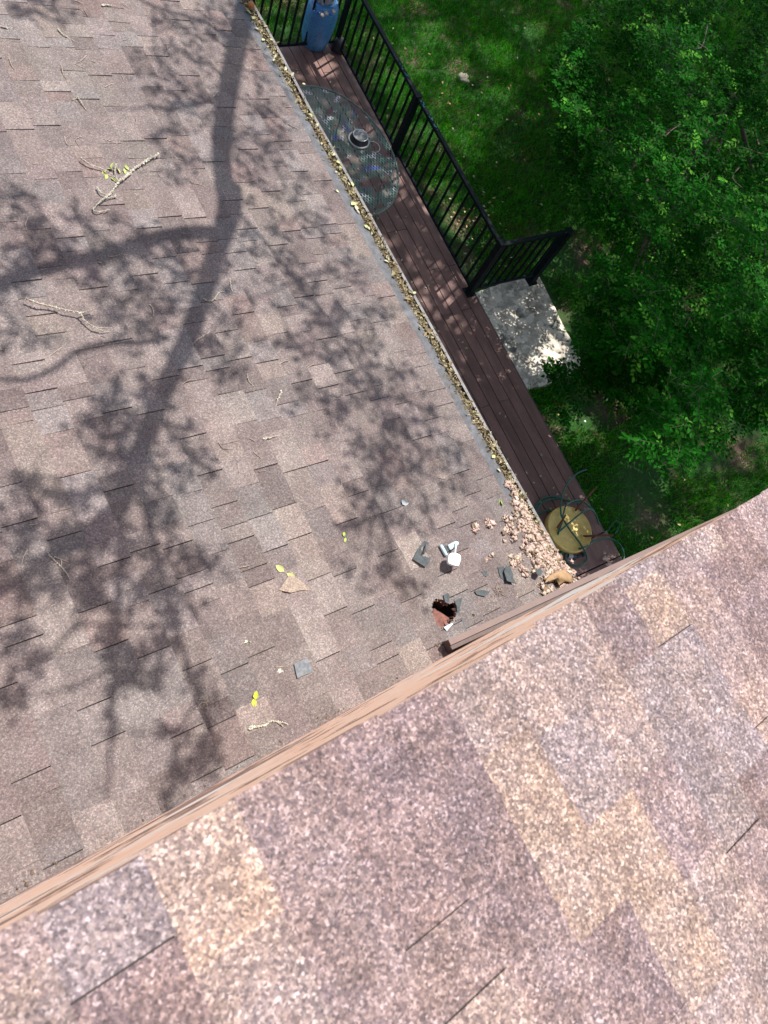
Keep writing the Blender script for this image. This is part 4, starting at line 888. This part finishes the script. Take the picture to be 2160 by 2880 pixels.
twig(B_([(510, 640), (540, 680), (575, 735)]), .005, 'short twig with a fat white lichen end near the top left', .5, .008, branches=[B_([(480, 665), (515, 655)])])
twig(B_([(385, 190), (420, 230), (490, 270)]), .005, 'white lichen twig highest at the left', .6, .01)
twig(B_([(685, 33), (725, 35), (765, 38)]), .006, 'fat white lichen stub at the top edge', .9, .008)
twig(B_([(-30, 170), (40, 185), (85, 190)]), .006, 'lichen tipped twig cut by the left edge', .6, .01)
plain = [B_([(60, 390), (80, 440), (110, 475)]), B_([(410, 435), (420, 490), (445, 530)]), B_([(575, 370), (530, 410), (475, 425)]), B_([(500, 425), (560, 455)]), B_([(595, 400), (635, 415), (670, 420)]), B_([(810, 505), (825, 540), (795, 580)]), B_([(700, 580), (740, 560), (775, 555)]),
         B_([(780, 0), (830, 30), (870, 65)]), B_([(560, 65), (590, 110)]), B_([(500, 0), (555, 25)]), B_([(430, 910), (445, 960), (482, 965)]), B_([(545, 912), (505, 930), (545, 1000)]), B_([(685, 925), (750, 945), (805, 970)]), B_([(1015, 745), (1040, 775), (1080, 808)]), B_([(1165, 800), (1180, 840), (1230, 890)]), B_([(905, 785), (910, 840)]),
         B_([(215, 1090), (275, 1092)]), B_([(1045, 1135), (1070, 1185)]), B_([(125, 770), (180, 785), (240, 780)]), B_([(380, 690), (378, 740)]), B_([(1420, 60), (1480, 68)]), B_([(1425, 640), (1450, 610)]), B_([(1555, 425), (1630, 435)]), B_([(1620, 825), (1655, 850)]), B_([(1415, 150), (1440, 160)]), B_([(770, 250), (775, 275)]), B_([(820, 270), (845, 262)]), B_([(1110, 290), (1115, 325)]),
         A([(1600, 1580), (1560, 1610), (1490, 1630)]), A([(410, 1605), (360, 1640), (330, 1670)]), A([(185, 745), (170, 780), (178, 820)]), A([(720, 998), (770, 995), (815, 975)]), A([(650, 1035), (682, 1042)]), A([(1000, 1320), (1020, 1350), (1022, 1400)]), A([(1535, 1045), (1555, 1080)]), A([(780, 1435), (830, 1435)]), A([(525, 1125), (510, 1155)]), A([(1090, 665), (1135, 680)]), A([(1225, 475), (1290, 505), (1370, 530)]), A([(1160, 335), (1220, 355)]), A([(1110, 1495), (1100, 1535)]),
         C2([(15, 180), (50, 150), (100, 138)]), C2([(405, 110), (415, 150), (445, 180)]), C2([(415, 480), (455, 500)]), C2([(440, 560), (485, 598)]), C2([(350, 630), (355, 680)]), C2([(235, 505), (270, 540), (325, 540)]), C2([(670, 810), (685, 850)]), C2([(950, 730), (958, 765)]), C2([(355, 1235), (420, 1222)]), C2([(590, 50), (630, 30), (690, 28)]), C2([(1100, 655), (1148, 655)]), C2([(1570, 460), (1610, 490)]),
         C2([(1510, 710), (1565, 722)]), C2([(65, 760), (125, 755)]), C2([(470, 675), (515, 670)]), C2([(745, 75), (790, 50)]), C2([(910, 250), (945, 250)]), C2([(820, 1145), (845, 1140)]), C2([(1195, 30), (1205, 10), (1245, 18)]), D2([(220, 213), (290, 206)]), E2([(760, 765), (855, 755)]), cr(5.18, (840, 230), [(230, 1065), (330, 1120), (400, 1160), (480, 1250)]), cr(5.53, (700, 0), [(220, 820), (360, 900)]), cr(5.53, (700, 0), [(570, 1665), (640, 1660), (720, 1650)]), cr(5.53, (700, 0), [(535, 1280), (560, 1225), (620, 1220)]), cr(2.765, (650, 0), [(440, 960), (490, 990), (545, 1005)]), cr(2.765, (650, 0), [(90, 960), (130, 990), (180, 985)]), cr(2.765, (650, 0), [(860, 1850), (900, 1820), (920, 1780)])]
TL = place_labels([p[0] for p in plain], ROOFMARKS, 'thin twig')
for k, p in enumerate(plain):
    twig(p, RNG.uniform(.0024, .0038), TL[k], .22 if k % 3 == 0 else 0.0, .006, group='small twigs scattered on the lower roof')
def roof_leaf(a, b, s_, c, label, group=None):
    L_ = leaf_mesh('roof_leaf', [tuple(LOW.at(a, b, .008)), tuple(LOW.at(a + 6, b + 4, .01))], rdir(2) * np.array([1, 1, .2]), rdir(2, 2), .04 * s_, .024 * s_, [c, c], mLEAFLIT); tag(L_, label, 'leaf', group)
roof_leaf(712, 1965, 1, [.50, .55, .06], 'bright yellow leaf pair lying low on the roof toward the peach wall')
roof_leaf(800, 1608, 1.3, [.55, .58, .22], 'pale yellow leaf pair on the torn shingle corner')
roof_leaf(699, 1803, .8, [.6, .64, .45], 'tiny whitish leaf left of the grey patch')
roof_leaf(966, 1508, .6, [.45, .65, .1], 'tiny lime green leaf in the middle of the roof')
roof_leaf(1404, 1403, 1.0, [.35, .55, .12], 'green leaf at the end of the grey drip edge')
roof_leaf(1134, 1418, .9, [.6, .68, .72], 'pale bluish leaf lying in dappled shade')
roof_leaf(948, 538, 1.2, [.58, .62, .35], 'pale leaf lying on the grey drip edge strip')
roof_leaf(790, 1880, .7, [.66, .66, .5], 'small cream leaf beside the dry stalk')

# torn shingle corner, patch, scraps, L strip, white metal, fitting
def scrap(px, h, label, m_=None, th=.004, cat='shingle scrap', name='shingle_scrap', curl=.012, group=None):
    P = [LOW.at(a, b, h) for a, b in px]; c = sum(P, Vector()) / len(P)
    P = [p + LOW.n * (curl * ((p - c).length / .08) ** 1.5 * (1 if i % 2 else .35)) for i, p in enumerate(P)]
    mb = MB(); n_ = len(P); dn = LOW.n * th; c2 = c
    vs = [c2] + P + [c2 - dn] + [p - dn for p in P]
    fs = [(0, 1 + i, 1 + (i + 1) % n_) for i in range(n_)] + [(n_ + 1, n_ + 2 + (i + 1) % n_, n_ + 2 + i) for i in range(n_)] + [(1 + i, n_ + 2 + i, n_ + 2 + (i + 1) % n_, 1 + (i + 1) % n_) for i in range(n_)]
    mb.add(vs, fs); o_ = mb.build(name, m_ or mSCRAP); return tag(o_, label, cat, group)
F4 = lambda pts: cr(2.765, (1100, 1450), pts); F6 = lambda pts: cr(4.88, (1300, 1300), pts); F8 = lambda pts: cr(8.295, (1130, 1500), pts)
scrap(F8([(520, 180), (600, 250), (590, 380), (560, 460), (650, 560), (640, 680), (540, 800), (420, 750), (240, 610), (330, 430), (430, 280)]), .008, 'ragged dark grey shingle scrap left of the white plastic fitting', curl=.018)
scrap(F8([(560, 250), (630, 270), (580, 430), (500, 460)]), .03, 'narrow black strip lying on the ragged dark scrap', m_=mDKST, curl=.004, cat='strip', name='felt_strip')
scrap(F6([(490, 1440), (570, 1430), (560, 1600), (600, 1640), (530, 1590), (505, 1510)]), .010, 'thin dark sliver under the folded slate grey scrap', curl=.005)
scrap(F6([(600, 1420), (650, 1450), (700, 1540), (690, 1600), (740, 1670), (600, 1640), (570, 1500)]), .022, 'folded slate grey shingle scrap, largest by the insulation', curl=.02)
scrap(F6([(260, 1500), (340, 1500), (335, 1570), (300, 1560)]), .008, 'small triangular dark scrap between the fitting and the insulation')
scrap(F6([(170, 1770), (260, 1750), (380, 1775), (310, 1845), (200, 1815)]), .010, 'flat bluish grey scrap lying nearest the brown trim', curl=.008)
scrap(F6([(1010, 1480), (1060, 1455), (1110, 1500), (1070, 1560), (1020, 1530)]), .045, 'dark scrap half buried in the pink insulation')
scrap(F4([(840, 795), (885, 780), (888, 800), (850, 810)]), .006, 'tiny dark scrap against the brown trim')
scrap(cr(7.54, (1180, 1650), [(510, 170), (600, 140), (640, 200), (620, 300), (600, 360), (540, 330), (520, 240)]), .014, 'bent grey flap standing at the top edge of the roof hole')
scrap(cr(7.54, (1180, 1650), [(740, 300), (900, 230), (870, 400), (850, 520), (800, 570), (790, 420)]), .007, 'grey torn felt along the right side of the roof hole', curl=.003)
scrap(E2([(905, 740), (1010, 690), (1050, 800), (1000, 820), (930, 850)]), .012, 'grey tar patch on a shingle near the peach wall', m_=mat('tar', (.11, .125, .145), .7, vary=(.2, .21, .22), scale=60), curl=.0015, cat='patch', name='tar_patch')
scrap(E2([(785, 165), (865, 50), (940, 80), (1010, 140), (1040, 170), (960, 165), (880, 185)]), .012, 'torn lifted shingle corner with tan granules in the middle of the roof', m_=mat('tan_shingle', (.33, .26, .21), .95, grain=[(150, .3), (50, .1)]), curl=.006, cat='shingle piece', name='torn_shingle')
scrap(cr(7.54, (1180, 1650), [(515, 860), (690, 770), (705, 800), (640, 860), (580, 935)]), .010, 'bright white bent metal piece at the lower edge of the roof hole', m_=mWHITE, curl=.004, cat='metal piece', name='metal_piece', th=.002)
mb = MB(); q = [LOW.at(a, b, .009) for a, b in cr(7.54, (1180, 1650), [(770, 725), (885, 675), (1010, 985)])]
mb.bar(q[0], q[1], .007, .004, up=LOW.n); mb.bar(q[1], q[2], .009, .004, up=LOW.n); tag(mb.build('metal_strip', mGREYM), 'bent silvery metal strip between the roof hole and the brown trim', 'metal strip')
mb = MB()
for (a, b) in cr(7.54, (1180, 1650), [(900, 1040), (365, 1240), (465, 1220), (1150, 590), (560, 1320), (500, 1370), (440, 1410)]): mb.blob(LOW.at(a, b, .008), .010, 1, .7, .6, seed=a)
for k in range(40):
    x_ = RNG.uniform(-.6, 1.7); mb.blob(Vector((x_, WO.y + WX.y / WX.x * x_ + .012 + abs(RNG.normal()) * .012, 0)) + Vector((0, 0, LOW.P((x_ - 2.775) / LOW.x.x, 0).z + .006)), RNG.uniform(.003, .008), 1, .7, .6, seed=k)
tag(mb.build('debris_crumbs', mat('crumb', (.09, .06, .05), .95, vary=(.2, .14, .1), scale=80)), 'dark crumbs and nest scraps along the foot of the brown trim', 'debris', kind='stuff')
mb = MB()
for k in range(46):
    a, b = F6([(520 + RNG.normal() * 55, 1770 + RNG.normal() * 50)])[0]; c = LOW.at(a, b, .006); d = Vector(rdir(1)[0]); d = (d - LOW.n * d.dot(LOW.n)) * .012; mb.tube([c - d, c + d + LOW.n * .006], .0014, 4)
tag(mb.build('straw_tuft', mTWIG), 'scatter of brown straw between the grey scraps and the trim', 'straw', kind='stuff')

fit = empty('plastic_fitting', LOW.at(1262, 1552, 0), 'small bright white plastic fitting with a rounded square head lying on the roof', 'fitting')
q = [LOW.at(a, b, .018) for a, b in F8([(915, 290), (1035, 505)])]; mb = MB(); d = (q[1] - q[0]).normalized()
mb.tube([q[0] - d * .006, q[0] - d * .003, q[0], q[0].lerp(q[1], .5), q[1], q[1] + d * .003, q[1] + d * .006], [.003, .0085, .0105, .0105, .0105, .0085, .003], 14); mb.build('arm', mWCYAN, fit, True)
mb = MB(); mb.slab([LOW.at(a, b, .022) for a, b in F8([(980, 290), (1080, 280), (1140, 400), (1030, 440)])], .01, LOW.n); mb.build('shaded_bridge', mSCRAP, fit)  # dark colour paints the shaded strip between arm and bracket
mb = MB(); mb.slab([LOW.at(a, b, .035) for a, b in F8([(1080, 265), (1260, 175), (1330, 190), (1340, 250), (1240, 330), (1140, 385)])], .012, LOW.n); bevel(mb.build('bracket', mWCYAN, fit), .004)
mb = MB(); mb.tube([LOW.at(a, b, h) for a, b, h in ((1283, 1528, .04), (1281, 1545, .06), (1280, 1556, .068))], [.0075, .004, .0055], 10); mb.build('stem', mWHITE, fit, True)
mb = MB(); hp = [LOW.at(a, b, .075) for a, b in F8([(1100, 510), (1130, 465), (1180, 448), (1270, 455), (1350, 490), (1385, 530), (1382, 600), (1362, 690), (1340, 740), (1315, 760), (1250, 752), (1170, 728), (1110, 700), (1088, 670), (1085, 600)])]
mb.slab(hp, .018, LOW.n); bevel(mb.build('head', mWHITE, fit), .003, 2)

# ------------------------------------------------------------------ insulation
INSP = [(.64, .46, .39), (.60, .42, .36), (.58, .45, .36), (.68, .53, .45), (.30, .21, .15), (.62, .50, .39)]
def fluff(mb, a, b, rad_px, cnt, hmax=.013, sz=(.0035, .010)):
    for _ in range(cnt):
        u = RNG.normal(0, .5, 2); P0 = LOW.at(a + u[0] * rad_px, b + u[1] * rad_px, 0)
        k = max(0, 1 - (u[0] ** 2 + u[1] ** 2)); c = INSP[RNG.integers(0, 6)]; v = RNG.uniform(.8, 1.12)
        mb.blob(P0 + LOW.n * (.004 + RNG.random() * hmax * k), RNG.uniform(*sz) * (1.7 if RNG.random() < .25 else 1), 2, 1.25, .5, tuple(x * v for x in c), seed=int(RNG.integers(0, 400)))
mb = MB()
BAND = F6([(640, 300), (680, 360), (720, 450), (720, 560), (790, 620), (850, 700), (870, 800), (900, 860), (920, 930), (980, 960), (1020, 1040), (1080, 1090), (1100, 1160), (1160, 1200), (1080, 1250), (1170, 1290), (1230, 1350), (1150, 1400), (1250, 1450), (1330, 1480), (1440, 1530), (1200, 1500), (1480, 1680), (1380, 1720), (1420, 1760)])
for i, (a, b) in enumerate(BAND): fluff(mb, a, b, (9 if i < 4 else 17 if i < 8 else 24), 26 if i < 4 else 52)
for (a, b, r, k) in [(640, 900, 14, 22), (680, 1000, 14, 22), (700, 1070, 10, 14), (560, 960, 12, 14), (700, 740, 14, 16), (650, 790, 11, 12), (580, 780, 8, 8), (790, 880, 14, 22), (860, 1210, 16, 24), (950, 1240, 14, 20), (870, 1060, 10, 10), (1000, 1380, 16, 24), (990, 1480, 12, 14), (1110, 1600, 12, 14), (1100, 1700, 13, 18), (1130, 1780, 12, 12), (1200, 1750, 10, 8), (1550, 1690, 8, 6)]:
    p = F6([(a, b)])[0]; fluff(mb, p[0], p[1], r, k, .02)
tag(mb.build('insulation_pile', mINS, None, True), 'heap of pulled out pink insulation spilling over the gutter and lower corner', 'insulation', kind='stuff')
for (lst, lb) in [([(340, 850, 6, 10), (355, 890, 5, 8), (320, 800, 4, 5), (410, 845, 3, 3)], 'small twisted insulation tuft uphill of the heap'), ([(170, 890, 7, 11), (150, 925, 5, 6), (225, 865, 3, 3)], 'insulation tuft farthest left on the shingles'), ([(750, 1360, 14, 26), (720, 1390, 9, 12), (810, 1480, 9, 12), (850, 1550, 8, 9), (870, 1490, 6, 5)], 'long deep pink clump left of the main insulation heap'),
                  ([(350, 1310, 6, 8), (400, 1275, 5, 4)], 'pale insulation wisp above the slate grey scrap'), ([(560, 1100, 5, 6)], 'tiny pink insulation dot between heap and tufts'), ([(740, 1840, 6, 8)], 'pink insulation bit beside the brown trim')]:
    mb = MB()
    for (a, b, r, k) in lst: p = F6([(a, b)])[0]; fluff(mb, p[0], p[1], r, k, .012, (.004, .010))
    tag(mb.build('insulation_tuft', mINS, None, True), lb, 'insulation', 'loose insulation tufts on the lower roof')
mb = MB()
for k in range(12):
    P0 = at(1706 + RNG.normal() * 6, 1572 + RNG.normal() * 7, .075); mb.blob(P0 + ZU * .006, RNG.uniform(.009, .016), 2, .9, .7, INSP[k % 6], seed=k)
tag(mb.build('insulation_tuft', mINS), 'insulation tuft fallen on the deck end boards', 'insulation', 'loose insulation tufts on the lower roof' if False else None)
# brown paper facing
mb = MB(); g0 = F6([(1120, 1660), (1180, 1560), (1290, 1500), (1400, 1470), (1500, 1560), (1530, 1660), (1420, 1640), (1330, 1700), (1290, 1620), (1220, 1640)])
c = F6([(1330, 1570)])[0]; N = len(g0); vs = []; R_ = 6
for j in range(R_ + 1):
    for i, (a, b) in enumerate(g0):
        f = j / R_; x_, y_ = c[0] + (a - c[0]) * f, c[1] + (b - c[1]) * f; vs.append(LOW.at(x_, y_, .052 + .022 * mnoise.noise(Vector((x_ * .06, y_ * .06, 1))) - .02 * f * f))
mb.add(vs, [(j * N + i, j * N + (i + 1) % N, (j + 1) * N + (i + 1) % N, (j + 1) * N + i) for j in range(R_) for i in range(N)])
o = mb.build('kraft_paper', mKRAFT, None, True); tag(o, 'crumpled brown kraft paper lying on the insulation by the trim', 'paper'); sm = o.modifiers.new('thick', 'SOLIDIFY'); sm.thickness = .002

# ------------------------------------------------------------------ rocks and bits on the lawn
def rock(a, b, s_, label, m_=None, z=GZ + .05, flat=.6, name='rock', cat='rock', group=None):
    mb = MB(); mb.blob(at(a, b, z), s_, 3, .35, flat, seed=a); tag(mb.build(name, m_ or mROCK, None, True), label, cat, group)
rock(1303, 220, .075, 'pale flat rock lying in the sunny grass behind the railing')
rock(1645, 1185, .014, 'tiny white pebble in the sunlit grass below the shrub', mWHITE)
rock(1703, 1122, .03, 'white and dark stone in the soil under the leaves')
rock(1728, 732, .055, 'buff flat stone on the bare soil above the young tree edge')
